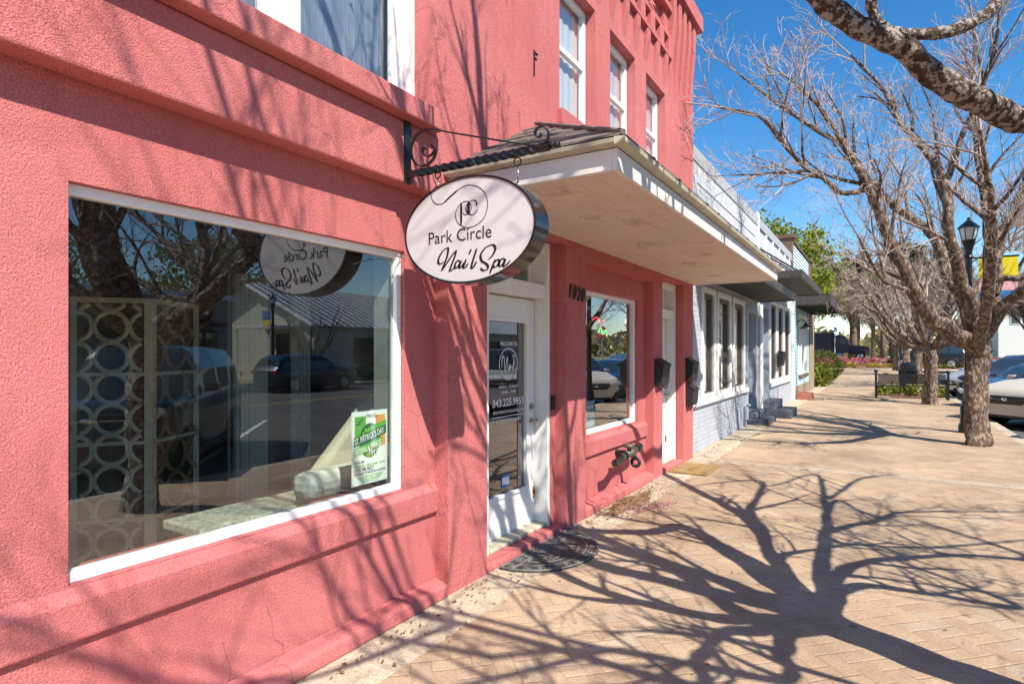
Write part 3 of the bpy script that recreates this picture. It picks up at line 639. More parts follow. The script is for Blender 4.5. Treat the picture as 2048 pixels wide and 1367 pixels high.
# ------------------------------------------------------------------ hanging sign and bracket
YS = 2.65; sx, sz, ra, rb = -1.918, 2.265, .438, .292
br = thing('sign_bracket', 'black wrought iron scroll bracket with twisted bar on pink wall above the sign', 'bracket', (-2.4, 2.72, 2.6))
BI = Matrix.Translation((2.4, -2.72, -2.6))
def Bk(mb, name, **k):
    o = mb.build(name, m_black, br, **k); o.matrix_parent_inverse = BI.copy(); return o
YB_ = 2.72
b = MB(); b.box(-2.403, -2.392, YB_ - .028, YB_ + .028, 2.60, 2.97); b.lathe([(.012, 0), (.008, .008)], (-2.392, YB_, 2.94), 10, 0); b.lathe([(.012, 0), (.008, .008)], (-2.392, YB_, 2.63), 10, 0); Bk(b, 'wall_plate', bevel=.003)
# twisted square bar
b = MB(); n0 = 0; K = 90; xs0, xs1 = -2.392, -1.44
for i in range(K + 1):
    x = xs0 + (xs1 - xs0) * i / K; an = i * .29 if 6 < i < 84 else (6 * .29 if i <= 6 else 84 * .29)
    for j in range(4):
        a_ = an + j * math.pi / 2 + math.pi / 4; b.v.append((x, YB_ + .0255 * math.cos(a_), 2.655 + .0255 * math.sin(a_)))
for i in range(K):
    for j in range(4):
        a_ = i * 4 + j; c_ = i * 4 + (j + 1) % 4; b.f.append((a_, c_, c_ + 4, a_ + 4))
b.f.append((3, 2, 1, 0)); b.f.append(tuple(K * 4 + j for j in range(4))); Bk(b, 'twisted_bar')
b = MB(); b.tube([(-1.44, YB_, 2.655), (-1.415, YB_, 2.655)], [.012, .008], 8); b.ball((-1.40, YB_, 2.655), .019); Bk(b, 'finial', smooth=True)
def flat(pts, wd, th):   # flat iron bent in the plane y = const
    b = MB(); q = spline(pts, 8)
    for i in range(len(q) - 1):
        pass
    ring = []
    for i, p in enumerate(q):
        t = q[min(i + 1, len(q) - 1)] - q[max(i - 1, 0)]; t.normalize(); nn = Vector((-t.z, 0, t.x))
        ring.append([p + nn * th / 2 + Vector((0, wd / 2, 0)), p + nn * th / 2 - Vector((0, wd / 2, 0)), p - nn * th / 2 - Vector((0, wd / 2, 0)), p - nn * th / 2 + Vector((0, wd / 2, 0))])
    for r_ in ring: b.v += [tuple(v) for v in r_]
    for i in range(len(ring) - 1):
        for j in range(4): a_ = i * 4 + j; c_ = i * 4 + (j + 1) % 4; b.f.append((a_, c_, c_ + 4, a_ + 4))
    b.f.append((3, 2, 1, 0)); b.f.append(tuple((len(ring) - 1) * 4 + j for j in range(4)))
    return b
S = lambda *pts: [(on_y(750 + px / 3.0375, 150 + py / 3.0375, YB_)[0], YB_, on_y(750 + px / 3.0375, 150 + py / 3.0375, YB_)[1]) for px, py in pts]
Bk(flat(S((300, 480), (318, 468), (320, 440), (300, 432), (288, 455), (295, 490), (325, 500), (360, 478), (366, 440), (330, 420))[::-1][:0] + S((316, 455), (300, 440), (290, 465), (305, 492), (340, 488), (362, 455), (345, 422)), .02, .006), 'scroll')
Bk(flat(S((345, 422), (368, 460), (355, 510), (310, 548), (260, 548), (225, 500), (222, 430), (255, 365), (310, 335), (370, 333), (430, 345)), .02, .007), 'scroll')
Bk(flat(S((430, 345), (600, 373), (780, 402), (920, 425), (990, 430)), .012, .008), 'tie_rod')
Bk(flat(S((990, 430), (1040, 405), (1055, 355), (1025, 315), (985, 325), (972, 362), (995, 378), (1015, 355)), .02, .007), 'scroll')
for px, py, r_ in ((381, 608, .019), (865, 527, .022)):
    b = MB(); q = S((px, py))[0]; b.torus(q, r_, .004, 1, 16, 6); Bk(b, 'eye_ring', smooth=True)

sg = thing('hanging_sign', 'white oval hanging sign with black edge and black lettering under the iron bracket', 'sign', (sx, YS + .065, sz))
SI = Matrix.Translation((-sx, -YS - .065, -sz))
def Sg(mb, name, m, parent=None, **k):
    o = mb.build(name, m, parent or sg, **k)
    if parent is None: o.matrix_parent_inverse = SI.copy()
    return o
def ell(k, a=ra, c=rb): return [(sx + a * math.cos(2 * math.pi * i / k), sz + c * math.sin(2 * math.pi * i / k)) for i in range(k)]
b = MB(); e = ell(72); ei = ell(72, ra - .012, rb - .012)
for i in range(72):
    j = (i + 1) % 72
    prof = [(ei, YS + .006), (ei, YS - .004), (e, YS - .004), (e, YS + .008), (e, YS + .122), (e, YS + .134), (ei, YS + .134), (ei, YS + .124)]
    for q0, q1 in zip(prof, prof[1:]):
        A, B = q0, q1
        b.quad((A[0][i][0], A[1], A[0][i][1]), (A[0][j][0], A[1], A[0][j][1]), (B[0][j][0], B[1], B[0][j][1]), (B[0][i][0], B[1], B[0][i][1]))
Sg(b, 'rim', m_signedge, smooth=True, angle=R(30))
for yy, s_ in ((YS, 1), (YS + .128, -1)):
    b = MB(); b.poly([(p[0], yy, p[1]) for p in (ell(72, ra - .008, rb - .008)[::s_])]); fc = Sg(b, 'face', m_signface)
    if s_ == 1: face = fc
def C5(px, py): return on_y(840 + px / 5.944, 340 + py / 5.944, YS)
TS = lambda p: (p.x, YS - .0015, p.y)
b = MB()
def pen(pts, wd, nib=None, lo=.3): ribbon(b, [C5(*p) for p in pts], wd, TS, nib, lo)
NB = R(20)
for pts in ([(300, 1088), (262, 1116), (235, 1098), (242, 1045), (285, 968), (338, 926), (353, 942), (338, 1030), (303, 1125), (272, 1200)],
            [(272, 1200), (332, 1112), (400, 1012), (452, 952)], [(452, 952), (425, 1045), (388, 1140), (372, 1198), (400, 1185), (432, 1150)],
            [(492, 1082), (462, 1078), (436, 1120), (433, 1160), (455, 1160), (490, 1110), (504, 1082), (490, 1130), (486, 1162), (510, 1150), (540, 1100)],
            [(566, 1060), (548, 1110), (533, 1158), (556, 1158), (592, 1108)], [(628, 940), (612, 972), (600, 1000)],
            [(692, 932), (664, 1020), (634, 1120), (630, 1166), (655, 1150), (690, 1085)],
            [(830, 1062), (882, 1010), (912, 938), (896, 896), (856, 892), (786, 932), (738, 1012), (752, 1078), (802, 1112), (826, 1148), (808, 1184), (768, 1192), (736, 1166)],
            [(912, 1062), (880, 1140), (846, 1228)], [(895, 1105), (936, 1066), (958, 1082), (938, 1130), (902, 1156), (890, 1140)],
            [(1024, 1056), (990, 1056), (962, 1096), (958, 1136), (980, 1140), (1014, 1096), (1032, 1058), (1014, 1112), (1012, 1144), (1040, 1132), (1092, 1072)]):
    pen([(x_ - 16, y_) for x_, y_ in pts], .0165, NB, .33)
Sg(b, 'script_lettering', m_ink, face)
b = MB()
pen([(232, 195), (185, 202), (145, 250), (135, 310), (160, 376), (220, 410), (290, 385), (370, 308), (450, 240), (530, 192), (610, 179), (700, 205), (770, 272), (804, 370), (798, 470), (760, 570), (690, 642), (600, 682), (522, 676), (456, 632), (425, 560), (428, 500), (455, 440), (500, 392), (560, 370), (598, 398), (612, 450), (592, 508), (548, 532), (508, 514)], .0042)
pen([(290, 385), (370, 308), (450, 240)], .009)
pen([(491, 392), (491, 520), (490, 656)], .0135); pen([(684, 404), (660, 366), (616, 361), (570, 396), (549, 446), (558, 500), (602, 530), (650, 520), (686, 470)], .0075, NB, .4)
pen([(672, 396), (672, 424)], .012); pen([(579, 380), (579, 450), (579, 525)], .0175)
Sg(b, 'emblem', m_ink, face)
x0, zb0 = C5(105, 872); x1, _ = C5(852, 835)
text('Park Circle', 'lettering', m_ink, face, FNY((x0 + x1) / 2, YS - .0015, 2.208), .071, abs(x1 - x0), bold=.0)
b = MB(); b.tube([(sx - ra + .02, YS + .06, sz - .11), (-2.50, YS + .1, 2.19), (-2.585, 2.87, 2.16), (-2.588, 2.872, 1.9)], .004, 6); Sg(b, 'power_cord', m_white)
for q in (S((865, 527))[0], S((381, 608))[0]):
    zz1 = sz + rb * math.sqrt(max(0, 1 - ((q[0] - sx) / ra) ** 2)) + .004; b = MB()
    b.tube([(q[0], YB_, q[2] - .02), (q[0] + .008, YB_, (q[2] - .02 + zz1) / 2), (q[0], YB_, zz1)], .0035, 6)
    b.torus((q[0], YB_, zz1 + .004), .014, .0035, 0, 14, 6); Sg(b, 'hanger_hook', m_chrome, smooth=True)

# ------------------------------------------------------------------ small things on the pink building
PB = lambda root: Matrix.Translation(-Vector(root.location))
def W(mb, name, m, root, parent=None, **k):      # part given in world coordinates under a placed root
    o = mb.build(name, m, parent or root, **k)
    if parent is None: o.matrix_parent_inverse = PB(root)
    return o
# half round rubber mat: straight edge on the step, curl pattern in relief
mr_ = thing('door_mat', 'half round black rubber mat with scroll relief before the nail salon door', 'door mat', (-2.40, 4.28, .003))
b = MB(); R0 = .50
arc = [(0, -.56)] + [(.50 * math.cos(a) ** .9 if math.cos(a) > 0 else 0, .56 * math.sin(a)) for a in [-math.pi / 2 + math.pi * i / 40 for i in range(1, 40)]] + [(0, .56)]
b.prism(arc, 2, 0, .009); b.build('base', m_rubber, mr_, bevel=.003)
b = MB()
def raised(pts, r_=.006): b.tube([(p[0], p[1], .010) for p in spline([(q[0], q[1], 0) for q in pts], 5)], r_, 5)
raised([(p[0] * .965 + .008, p[1] * .965) for p in arc] + [(.008, -.54)], .008)
raised([(.10, -.44)] + [(.10 + .30 * math.cos(a), .42 * math.sin(a)) for a in [-1.45 + 2.9 * i / 20 for i in range(21)]] + [(.10, .44)], .008); raised([(.10, -.52), (.10, .52)], .008)
raised([(.12, -.34)] + [(.12 + .22 * math.cos(a), .33 * math.sin(a)) for a in [-1.4 + 2.8 * i / 16 for i in range(17)]] + [(.12, .34), (.12, -.34)], .005)
def curl(cx, cy, r_, a0, sgn): raised([(cx + r_ * (1 - .8 * t) * math.cos(a0 + sgn * 7.5 * t), cy + r_ * (1 - .8 * t) * math.sin(a0 + sgn * 7.5 * t)) for t in [i / 12 for i in range(13)]], .006)
for i in range(9): curl(.055, -.46 + .115 * i, .042, i, 1 if i % 2 else -1)
for i in range(11):
    a = -1.3 + 2.6 * i / 10; curl(.10 + .345 * math.cos(a), .475 * math.sin(a), .038, a, 1 if i % 2 else -1)
for cx, cy in ((.17, -.2), (.17, -.07), (.17, .07), (.17, .2), (.25, -.13), (.26, 0), (.25, .13)): curl(cx, cy, .055, cy * 9, 1 if cy > 0 else -1)
b.build('scroll_relief', m_rubhi, mr_, smooth=True)
cm = thing('coir_mat', 'tan rectangular coir mat before the second white door', 'door mat', (-2.40, 8.28, .003))
b = MB(); b.box(0, .50, -.38, .38, 0, .02); b.build('pile', m_coir, cm, bevel=.006)
b = MB(); b.rframe(0, 0, 0, 0, 0, 0, 0) if 0 else None
b.box(.02, .48, -.36, -.35, .02, .0225); b.box(.02, .48, .35, .36, .02, .0225); b.box(.02, .03, -.35, .35, .02, .0225); b.box(.47, .48, -.35, .35, .02, .0225); b.build('border', m_coir, cm)
# mailboxes
def mailbox(y, z, label, wd=.30, h=.33):
    t = thing('mailbox', label, 'mailbox', (F, y, z), 0, 'black wall mailboxes')
    b = MB(); pr = [(0, 0), (.06, -.02), (.10, .02), (.115, h * .78), (.0, h)]
    b.prism(pr, 1, -wd / 2, wd / 2); b.build('body', m_blackmatte, t, bevel=.006)
    b = MB(); b.prism([(.0, h + .002), (.125, h * .78 + .002), (.128, h * .70), (.119, h * .70), (.117, h * .775), (.0, h - .004)], 1, -wd / 2 - .008, wd / 2 + .008); b.build('lid', m_blackmatte, t, bevel=.003)
    b = MB(); b.lathe([(.008, 0), (.008, .004)], (.117, wd * .34, h * .62), 10, 0); b.build('lock', m_chrome, t)
    b = MB(); b.tube(spline([(.02, -wd * .35, 0), (.05, -wd * .35, -.055), (.085, -wd * .35, -.03), (.09, -wd * .35, 0)], 4), .006, 6); b.build('newspaper_hook', m_blackmatte, t)
    b = MB(); b.tube(spline([(.02, wd * .35, 0), (.05, wd * .35, -.055), (.085, wd * .35, -.03), (.09, wd * .35, 0)], 4), .006, 6); b.build('newspaper_hook', m_blackmatte, t)
mailbox(7.52, 1.19, 'black mailbox on the pillar left of the second white door')
mailbox(8.93, 1.19, 'upper black mailbox of the pair on the corner pillar')
mailbox(8.94, .83, 'lower black mailbox of the pair on the corner pillar', .30, .31)
# standpipe
m_pipe = mat('worn_black_pipe', (.018, .018, .017), .4, .4, 14, .4, 40, c2=(.14, .125, .095), c2s=14, c2w=(.58, .68))
m_valve = mat('dull_brass_valve', (.15, .14, .11), .55, .5, 18, .4, 40, metal=.5)
pf = thing('standpipe_fitting', 'black and brass pipe fitting with valve sticking out of the pink wall', 'pipe fitting', (RC, 6.35, .45))
b = MB(); zc = .475
b.tube([(RC, 6.36, zc), (-2.37, 6.36, zc)], .035, 12); W(b, 'wall_pipe', m_pipe, pf, smooth=True, angle=R(40))
b = MB(); b.tube(spline([(-2.36, 6.10, zc - .005), (-2.33, 5.98, zc - .02), (-2.30, 5.86, zc - .01), (-2.29, 5.72, zc + .005)], 5), .036, 14); b.tube([(-2.36, 6.06, zc), (-2.36, 6.14, zc)], .043, 14); b.tube([(-2.36, 6.14, zc), (-2.36, 6.24, zc + .01)], .028, 12); b.tube([(-2.36, 6.18, zc), (-2.36, 6.21, zc)], .042, 8); W(b, 'hose_coupling', m_pipe, pf, smooth=True, angle=R(40))
b = MB(); b.tube([(-2.36, 6.24, zc + .01), (-2.36, 6.52, zc + .02)], .038, 14); b.ball((-2.36, 6.36, zc + .01), .052); W(b, 'valve_body', m_valve, pf, smooth=True)
b = MB(); b.tube([(-2.35, 6.30, zc + .05), (-2.345, 6.28, zc + .085)], .025, 10); b.torus((-2.34, 6.275, zc + .10), .038, .02, 2, 16, 8); b.ball((-2.34, 6.275, zc + .105), (.03, .03, .02)); W(b, 'hand_wheel', m_valve, pf, smooth=True)
b = MB(); b.tube([(-2.36, 6.5, zc + .02), (-2.36, 6.56, zc + .03), (-2.36, 6.68, zc + .045)], [.034, .038, .034], 12); b.tube([(-2.36, 6.56, zc + .03), (-2.36, 6.58, zc + .033)], .046, 8); W(b, 'side_cap', m_pipe, pf, smooth=True, angle=R(40))
b = MB(); b.tube([(-2.345, 6.40, zc), (-2.33, 6.42, zc - .07)], .03, 10); b.torus((-2.325, 6.43, zc - .10), .045, .02, 1, 16, 8); W(b, 'outlet_ring', m_pipe, pf, smooth=True)
# litter and stain at the foot of the wall
def blob(name, cx, cy, rx, ry, z, m, seed, k=40):
    b = MB(); pts = []
    for i in range(k):
        a = 2 * math.pi * i / k; q = 1 + .55 * noise.noise((math.cos(a) * 2.3 + seed, math.sin(a) * 2.3, seed)) + .2 * noise.noise((math.cos(a) * 8, math.sin(a) * 8, seed))
        pts.append((cx + rx * q * math.cos(a), cy + ry * q * math.sin(a), z))
    b.poly(pts); return b
o = blob('leaf_litter', -2.26, 6.1, .13, .55, .004, m_litter, 3).build('dirt_patch', mat('dirt', (.26, .165, .085), .95, .3, 20, .8, 50)); o['kind'] = 'stuff'
b = MB()
for i in range(900):
    t = random.random(); x = -2.40 + .02 + abs(random.gauss(0, .16)); y = random.gauss(6.15, .5) if t < .5 else random.uniform(1.6, 12); s_ = random.uniform(.006, .022); a = random.random() * 6.3
    c, d_ = math.cos(a) * s_, math.sin(a) * s_; z = .008 + random.random() * .01; b.quad((x - c, y - d_, z), (x + d_ * .4, y - c * .4, z + .006), (x + c, y + d_, z), (x - d_ * .4, y + c * .4, z))
for i in range(380):
    x, y = random.uniform(-2.0, 2.0), random.uniform(1.5, 24); s_ = random.uniform(.004, .016); a = random.random() * 6.3
    c, d_ = math.cos(a) * s_, math.sin(a) * s_; z = .007; b.quad((x - c, y - d_, z), (x + d_ * .5, y - c * .5, z + .005), (x + c, y + d_, z), (x - d_ * .5, y + c * .5, z))
o = b.build('dead_leaves', m_litter); o['kind'] = 'stuff'
b = MB()
for i in range(520):
    t = random.random(); x = -2.15 + .28 * t + random.gauss(0, .06); y = 5.75 + .55 * t + random.gauss(0, .12); s_ = random.uniform(.004, .013); a = random.random() * 6.3
    c, d_ = math.cos(a) * s_, math.sin(a) * s_; z = .008; b.quad((x - c, y - d_, z), (x + d_ * .6, y - c * .6, z + .004), (x + c, y + d_, z), (x - d_ * .6, y + c * .6, z))
o = b.build('fallen_petals', m_pinkstain); o['kind'] = 'stuff'
b = MB()
for i in range(60):
    x = random.choice([-2.07, -2.07, -2.41]) + random.gauss(0, .012); y = random.uniform(1.5, 14)
    for k in range(4):
        a = random.random() * 6.3; s_ = random.uniform(.01, .03); b.quad((x, y, .002), (x + .004, y, .002), (x + math.cos(a) * s_ + .004, y + math.sin(a) * s_, s_ * .7), (x + math.cos(a) * s_, y + math.sin(a) * s_, s_ * .7))
o = b.build('weeds', m_bright); o['kind'] = 'stuff'

# ------------------------------------------------------------------ inside the big window
fs = thing('folding_screen', 'gold framed folding screen with circle lattice standing inside the big window', 'screen', (-4.3, 2.23, .07))
m_shaded_lat = mat('shaded_gold_lattice', (.30, .19, .11), .5, .15, 20)  # rear panel's lattice: shade put into a darker, browner colour
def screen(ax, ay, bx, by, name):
    ml = m_gold if name == 'a' else m_shaded_lat
    d = Vector((bx - ax, by - ay, 0)); Lw = d.length; d.normalize(); nn = Vector((-d.y, d.x, 0))
    def p(u, z, t=0): q = Vector((ax, ay, 0)) + d * u + nn * t; return (q.x, q.y, z)
    def bar(mb, u0, u1, z0, z1, t0=-.012, t1=.012):
        c = [p(u0, z0, t0), p(u1, z0, t0), p(u1, z0, t1), p(u0, z0, t1), p(u0, z1, t0), p(u1, z1, t0), p(u1, z1, t1), p(u0, z1, t1)]; n = len(mb.v); mb.v += c
        mb.f += [tuple(n + i for i in q) for q in ((0, 3, 2, 1), (4, 5, 6, 7), (0, 1, 5, 4), (1, 2, 6, 5), (2, 3, 7, 6), (3, 0, 4, 7))]
    b = MB(); z0, z1 = .08, 1.97
    bar(b, 0, .035, z0, z1); bar(b, Lw - .035, Lw, z0, z1); bar(b, .035, Lw - .035, z1 - .035, z1); bar(b, .035, Lw - .035, z0, z0 + .035)
    zs = [.44, .80, 1.16, 1.52]
    for z in (.46, .98, 1.45): bar(b, .035, Lw - .035, z - .012, z + .012)
    fr = W(b, 'frame', m_gold, fs)
    b = MB(); pitch = (Lw - .05) / 2; r_ = pitch * .47
    for k in range(int((z1 - z0) / pitch) + 2):
        for jx in (0, 1, 2):
            u, z = .025 + jx * pitch, z0 + .02 + k * pitch
            pts = [(u + r_ * math.cos(2 * math.pi * i / 20), z + r_ * math.sin(2 * math.pi * i / 20)) for i in range(21)]
            for (ua, za), (ub, zb) in zip(pts, pts[1:]):
                if min(ua, ub) < .025 or max(ua, ub) > Lw - .025 or min(za, zb) < z0 + .02 or max(za, zb) > z1 - .02: continue
                b.tube([p(ua, za), p(ub, zb)], .0155, 4, False)
            for (ua, za, ub, zb) in ((u + r_, z, u + pitch - r_, z), (u, z + r_, u, z + pitch - r_)):
                if ub < Lw - .02 and zb < z1 - .02: b.tube([p(ua - .01, za), p(ub + .01, zb)] if za == zb else [p(ua, za - .01), p(ub, zb + .01)], .016, 4, False)
    W(b, 'lattice', ml, fs)
    b = MB(); b.quad(p(.03, z0 + .03, .02), p(Lw - .03, z0 + .03, .02), p(Lw - .03, z1 - .03, .02), p(.03, z1 - .03, .02)); W(b, 'mesh_backing', m_mesh, fs)
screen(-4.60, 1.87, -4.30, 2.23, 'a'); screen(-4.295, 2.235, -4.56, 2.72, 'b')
pw = thing('room_partition', 'pale panelled partition with ribbed posts inside the big window', 'partition', (-4.9, 3.6, .07))
b = MB(); b.box(-5.0, -4.92, 3.26, 3.62, .07, 2.3); W(b, 'panel', m_cream, pw)
for y0 in (3.26, 3.90):
    b = MB()
    for i in range(4): b.box(-4.92, -4.87 + .01 * (i % 2), y0 + .045 * i, y0 + .045 * i + .03, .07, 2.3)
    b.box(-4.95, -4.92, y0, y0 + .18, .07, 2.3); W(b, 'ribbed_post', m_cream, pw)
ac = thing('armchair', 'beige salon chair whose slanted back stands for a sunlight patch beside the window poster', 'chair', (-3.1, 3.0, .07))
b = MB(); b.prism([(2.60, .78), (3.35, .78), (3.35, 1.36), (3.08, 1.22)], 0, -3.20, -3.10); W(b, 'backrest', m_beige, ac, bevel=.03)  # wedge shaped after a triangle of sunlight, built in as the chair's back
b = MB(); b.box(-3.09, -2.90, 2.42, 3.2, .70, .865); W(b, 'arm_pad', m_cream, ac, bevel=.06)
b = MB(); b.box(-3.6, -3.21, 2.5, 3.2, .07, .62); W(b, 'seat', m_beige, ac, bevel=.05)
b = MB(); b.box(-3.2, -2.95, 2.55, 3.15, .07, .69); W(b, 'base', m_cream, ac, bevel=.02)
mt = thing('mosaic_table', 'low table with grey pebbled mosaic top inside the big window', 'table', (-2.95, 1.95, .07))
b = MB(); b.box(-2.98, -2.66, 1.60, 2.14, .735, .785); W(b, 'tabletop', m_mosaic, mt, bevel=.01)
b = MB(); b.box(-2.92, -2.70, 1.70, 2.05, .07, .735); W(b, 'pedestal', m_mosaic, mt)
# poster in the window (stand in artwork, real wording)
ps = thing('window_poster', 'white festival poster with green and orange artwork taped inside the big window', 'poster', (-2.645, 2.71, .97))
m_paper = mat('poster_paper', (.80, .82, .80), .6, .02, 6); m_grn = mat('poster_green', (.10, .40, .03), .6, .1, 5); m_dgrn = mat('poster_dark_green', (.012, .10, .03), .6, .1, 5); m_org = mat('poster_orange', (.75, .33, .06), .6, .1, 5); m_inkg = mat('poster_lime_ink', (.14, .42, .05), .6, .05, 5); m_clover = mat('poster_leaf', (.2, .55, .03), .6, .1, 5)
px_ = -2.650
yq0, yq1, zq0, zq1 = 2.515, 2.815, .805, 1.245
b = MB(); b.box(px_ - .0006, px_, yq0, yq1, zq0, zq1); W(b, 'paper', m_paper, ps)
ym = (yq0 + yq1) / 2; lay = [0]
def lx(k): return px_ + .0004 * k
b = MB(); b.quad((lx(1), yq0 + .025, 1.04), (lx(1), yq0 + .115, 1.04), (lx(1), yq0 + .115, 1.215), (lx(1), yq0 + .025, 1.215)); W(b, 'green_panel', m_grn, ps)
b = MB(); b.quad((lx(1), yq1 - .10, 1.02), (lx(1), yq1 - .02, 1.02), (lx(1), yq1 - .02, 1.215), (lx(1), yq1 - .10, 1.215)); W(b, 'orange_panel', m_org, ps)
b = MB(); b.poly([(lx(2), ym + .088 * math.cos(a), 1.065 + .105 * math.sin(a)) for a in [2 * math.pi * i / 32 for i in range(32)]]); W(b, 'dark_disc', m_dgrn, ps)
sl_ = .22
def band(z, hh, k, m, y0=yq0 + .018, y1=yq1 - .012):
    b = MB(); b.quad((lx(k), y0, z), (lx(k), y1, z + (y1 - y0) * sl_), (lx(k), y1, z + hh + (y1 - y0) * sl_), (lx(k), y0, z + hh)); W(b, 'ribbon', m, ps)
band(1.035, .055, 3, m_dgrn); band(.975, .052, 3, m_grn, yq0 + .018, yq1 - .05); band(1.115, .03, 3, m_grn, yq0 + .13)
def ptx(s_, z, hh, wd, m, k=5, y=ym, rot=0):
    o = text(s_, 'poster_lettering', m, ps, FX(lx(k), y, z), hh, wd, bold=.015, rot=rot); o.matrix_parent_inverse = PB(ps)
ra_ = math.atan(sl_)
ptx("ST. PATRICK'S DAY", 1.068 + .006, .038, .25, m_paper, rot=ra_); ptx('FESTIVAL & PARADE', 1.006, .036, .225, m_paper, y=ym - .012, rot=ra_)
ptx('March', .985, .032, .09, m_paper, 6, ym + .035, .1); ptx('11th', .955, .032, .05, m_paper, 6, ym + .045, .1)
ptx('NORTH', 1.175, .018, .06, m_dgrn, 5, yq0 + .07, .6); ptx('CHARLESTON', 1.205, .018, .09, m_dgrn, 5, ym + .01, -.1); ptx('NOON-5PM', .935, .014, .08, m_dgrn, 5, yq0 + .06); ptx('VENDORS · KIDS ZONE · FOOD', .912, .014, .26, m_inkg); ptx('LIVE MUSIC!', .888, .019, .16, m_ink, 5, yq0 + .1); ptx('PARADE STARTS AT NOON', .866, .016, .26, m_ink)
for i, (wd) in enumerate((.22, .2, .17, .13)): ptx('ON EAST MONTAGUE AVENUE' if i == 0 else 'OLDE VILLAGE' if i == 1 else 'ALL AGES WELCOME', .850 - .011 * i, .008, wd, m_inkg)
b = MB()
for cy, cz, r_ in ((ym - .03, 1.12, .017), (ym - .05, 1.105, .014), (ym, .975, .014), (ym - .02, .978, .011)):
    for a in (.5, 2.1, 3.7): b.poly([(lx(4), cy + r_ * .7 * math.cos(a) + r_ * .6 * math.cos(t), cz + r_ * .7 * math.sin(a) + r_ * .6 * math.sin(t)) for t in [2 * math.pi * i / 10 for i in range(10)]])
W(b, 'clover', m_clover, ps)
# second window: coloured tube sign and blue flyer
m_neonr = emit('red_tube_light', (1, .05, .08), 2.5); m_neong = emit('green_tube_light', (.05, 1, .25), 2.5)
ns = thing('tube_sign', 'red and green lit tube sign hanging inside the second window', 'light sign', (-2.9, 6.9, 1.9))
b = MB(); b.tube(spline([(-2.9, 6.55, 1.98), (-2.9, 6.68, 2.02), (-2.9, 6.78, 1.96), (-2.9, 6.9, 2.0)], 5), .006, 6); W(b, 'red_tube', m_neonr, ns)
b = MB(); b.tube(spline([(-2.9, 6.72, 1.84), (-2.9, 6.8, 1.90), (-2.9, 6.86, 1.82), (-2.9, 6.96, 1.88), (-2.9, 6.98, 1.80)], 5), .006, 6); W(b, 'green_tube', m_neong, ns)
b = MB(); b.box(-2.93, -2.915, 6.55, 7.0, 1.78, 2.04); b.tube([(-2.92, 6.6, 2.04), (-2.92, 6.6, 2.23)], .002, 4); b.tube([(-2.92, 6.95, 2.04), (-2.92, 6.95, 2.23)], .002, 4); W(b, 'backing_board', m_blackmatte, ns)
fl = thing('flyer', 'pale blue flyer standing in the lower corner of the second window', 'flyer', (-2.66, 5.95, .8))
b = MB(); b.box(-2.662, -2.660, 5.82, 6.06, .80, 1.08); W(b, 'sheet', mat('blue_paper', (.25, .55, .62), .6, .08, 8), fl)
b = MB(); b.box(-2.6598, -2.6592, 5.85, 6.03, 1.0, 1.03); W(b, 'heading', m_whiteink, fl)

# ------------------------------------------------------------------ white brick building
X = -2.5
wb = thing('white_brick_building', 'long low painted brick shop building with grey trim and tall dark windows', 'building', (X, 15, 0))
b = MB(); b.slab(-2.9, X, 9.202, 15.4, 0, 2.80, [(10.08, 10.84, .84, 2.60), (11.16, 12.14, .84, 2.60), (12.52, 13.52, .84, 2.60), (13.95, 15.05, .0, 2.62)])
b.slab(-2.9, X, 15.4, 21.9, 0, 2.98, [(15.92, 16.85, .30, 2.80), (17.2, 18.2, .80, 2.90), (18.55, 19.6, .80, 2.90), (19.95, 21.1, .80, 2.90)])
W(b, 'lower_wall', m_gwall, wb)
b = MB(); b.box(-9, X, 9.202, 15.4, 2.80, 4.62); b.slab(-3.2, X - .03, 15.4, 21.9, 2.98, 4.62, []); b.box(-9, -3.2, 15.4, 21.9, 0, 4.4); b.box(-9, -2.9, 21.5, 21.9, 0, 4.4); b.box(-9, -8.8, 9.202, 15.4, 0, 2.8)
W(b, 'parapet_wall', m_wwall, wb)
b = MB(); b.box(-3.0, X + .018, 9.2, 15.3, 4.62, 4.85); b.box(-3.0, X + .014, 15.5, 21.9, 4.62, 4.85); W(b, 'coping', m_coping, wb, bevel=.01)
b = MB(); b.box(X, X + .012, 9.75, 15.0, 4.31, 4.35); W(b, 'string_course', m_wwall, wb, bevel=.005)
b = MB()
for y in (15.4, 16.55, 17.7, 18.9, 20.1, 21.2): b.box(X - .03, X + .015, y, y + .12, 3.0, 4.62)
b.box(X - .03, X + .02, 15.3, 15.5, 2.98, 4.95); W(b, 'pilaster_strip', m_white, wb, bevel=.005)
b = MB(); b.box(X, X + .06, 9.3, 13.9, .74, .82); W(b, 'window_sill', m_white, wb, bevel=.006)
b = MB(); b.box(X, X + .07, 17.0, 21.45, .68, .79); W(b, 'window_sill', m_white, wb, bevel=.006)
def wwin(y0, y1, z0, z1, trim=True):
    b = MB(); b.rframe(X - .08, X - .02, y0, y1, z0, z1, .09); fr = W(b, 'window', m_bronze, wb, bevel=.004)
    g = MB(); g.quad((X - .06, y0 + .08, z0 + .08), (X - .06, y1 - .08, z0 + .08), (X - .06, y1 - .08, z1 - .08), (X - .06, y0 + .08, z1 - .08)); g.build('pane', m_glass_dk, fr)
    b = MB(); b.rframe(X + .002, X + .035, y0 - .09, y1 + .09, z0 - .02, z1 + .09, .09); W(b, 'window_trim', m_white, wb, bevel=.005)
    b = MB(); n = 14
    for i in range(n):
        a, c = y0 + (y1 - y0) * i / n, y0 + (y1 - y0) * (i + 1) / n; xa, xc = X - .28 - .03 * (i % 2), X - .28 - .03 * ((i + 1) % 2); b.quad((xa, a, z0), (xc, c, z0), (xc, c, z1), (xa, a, z1))
    W(b, 'curtain', m_blind_sky, wb)
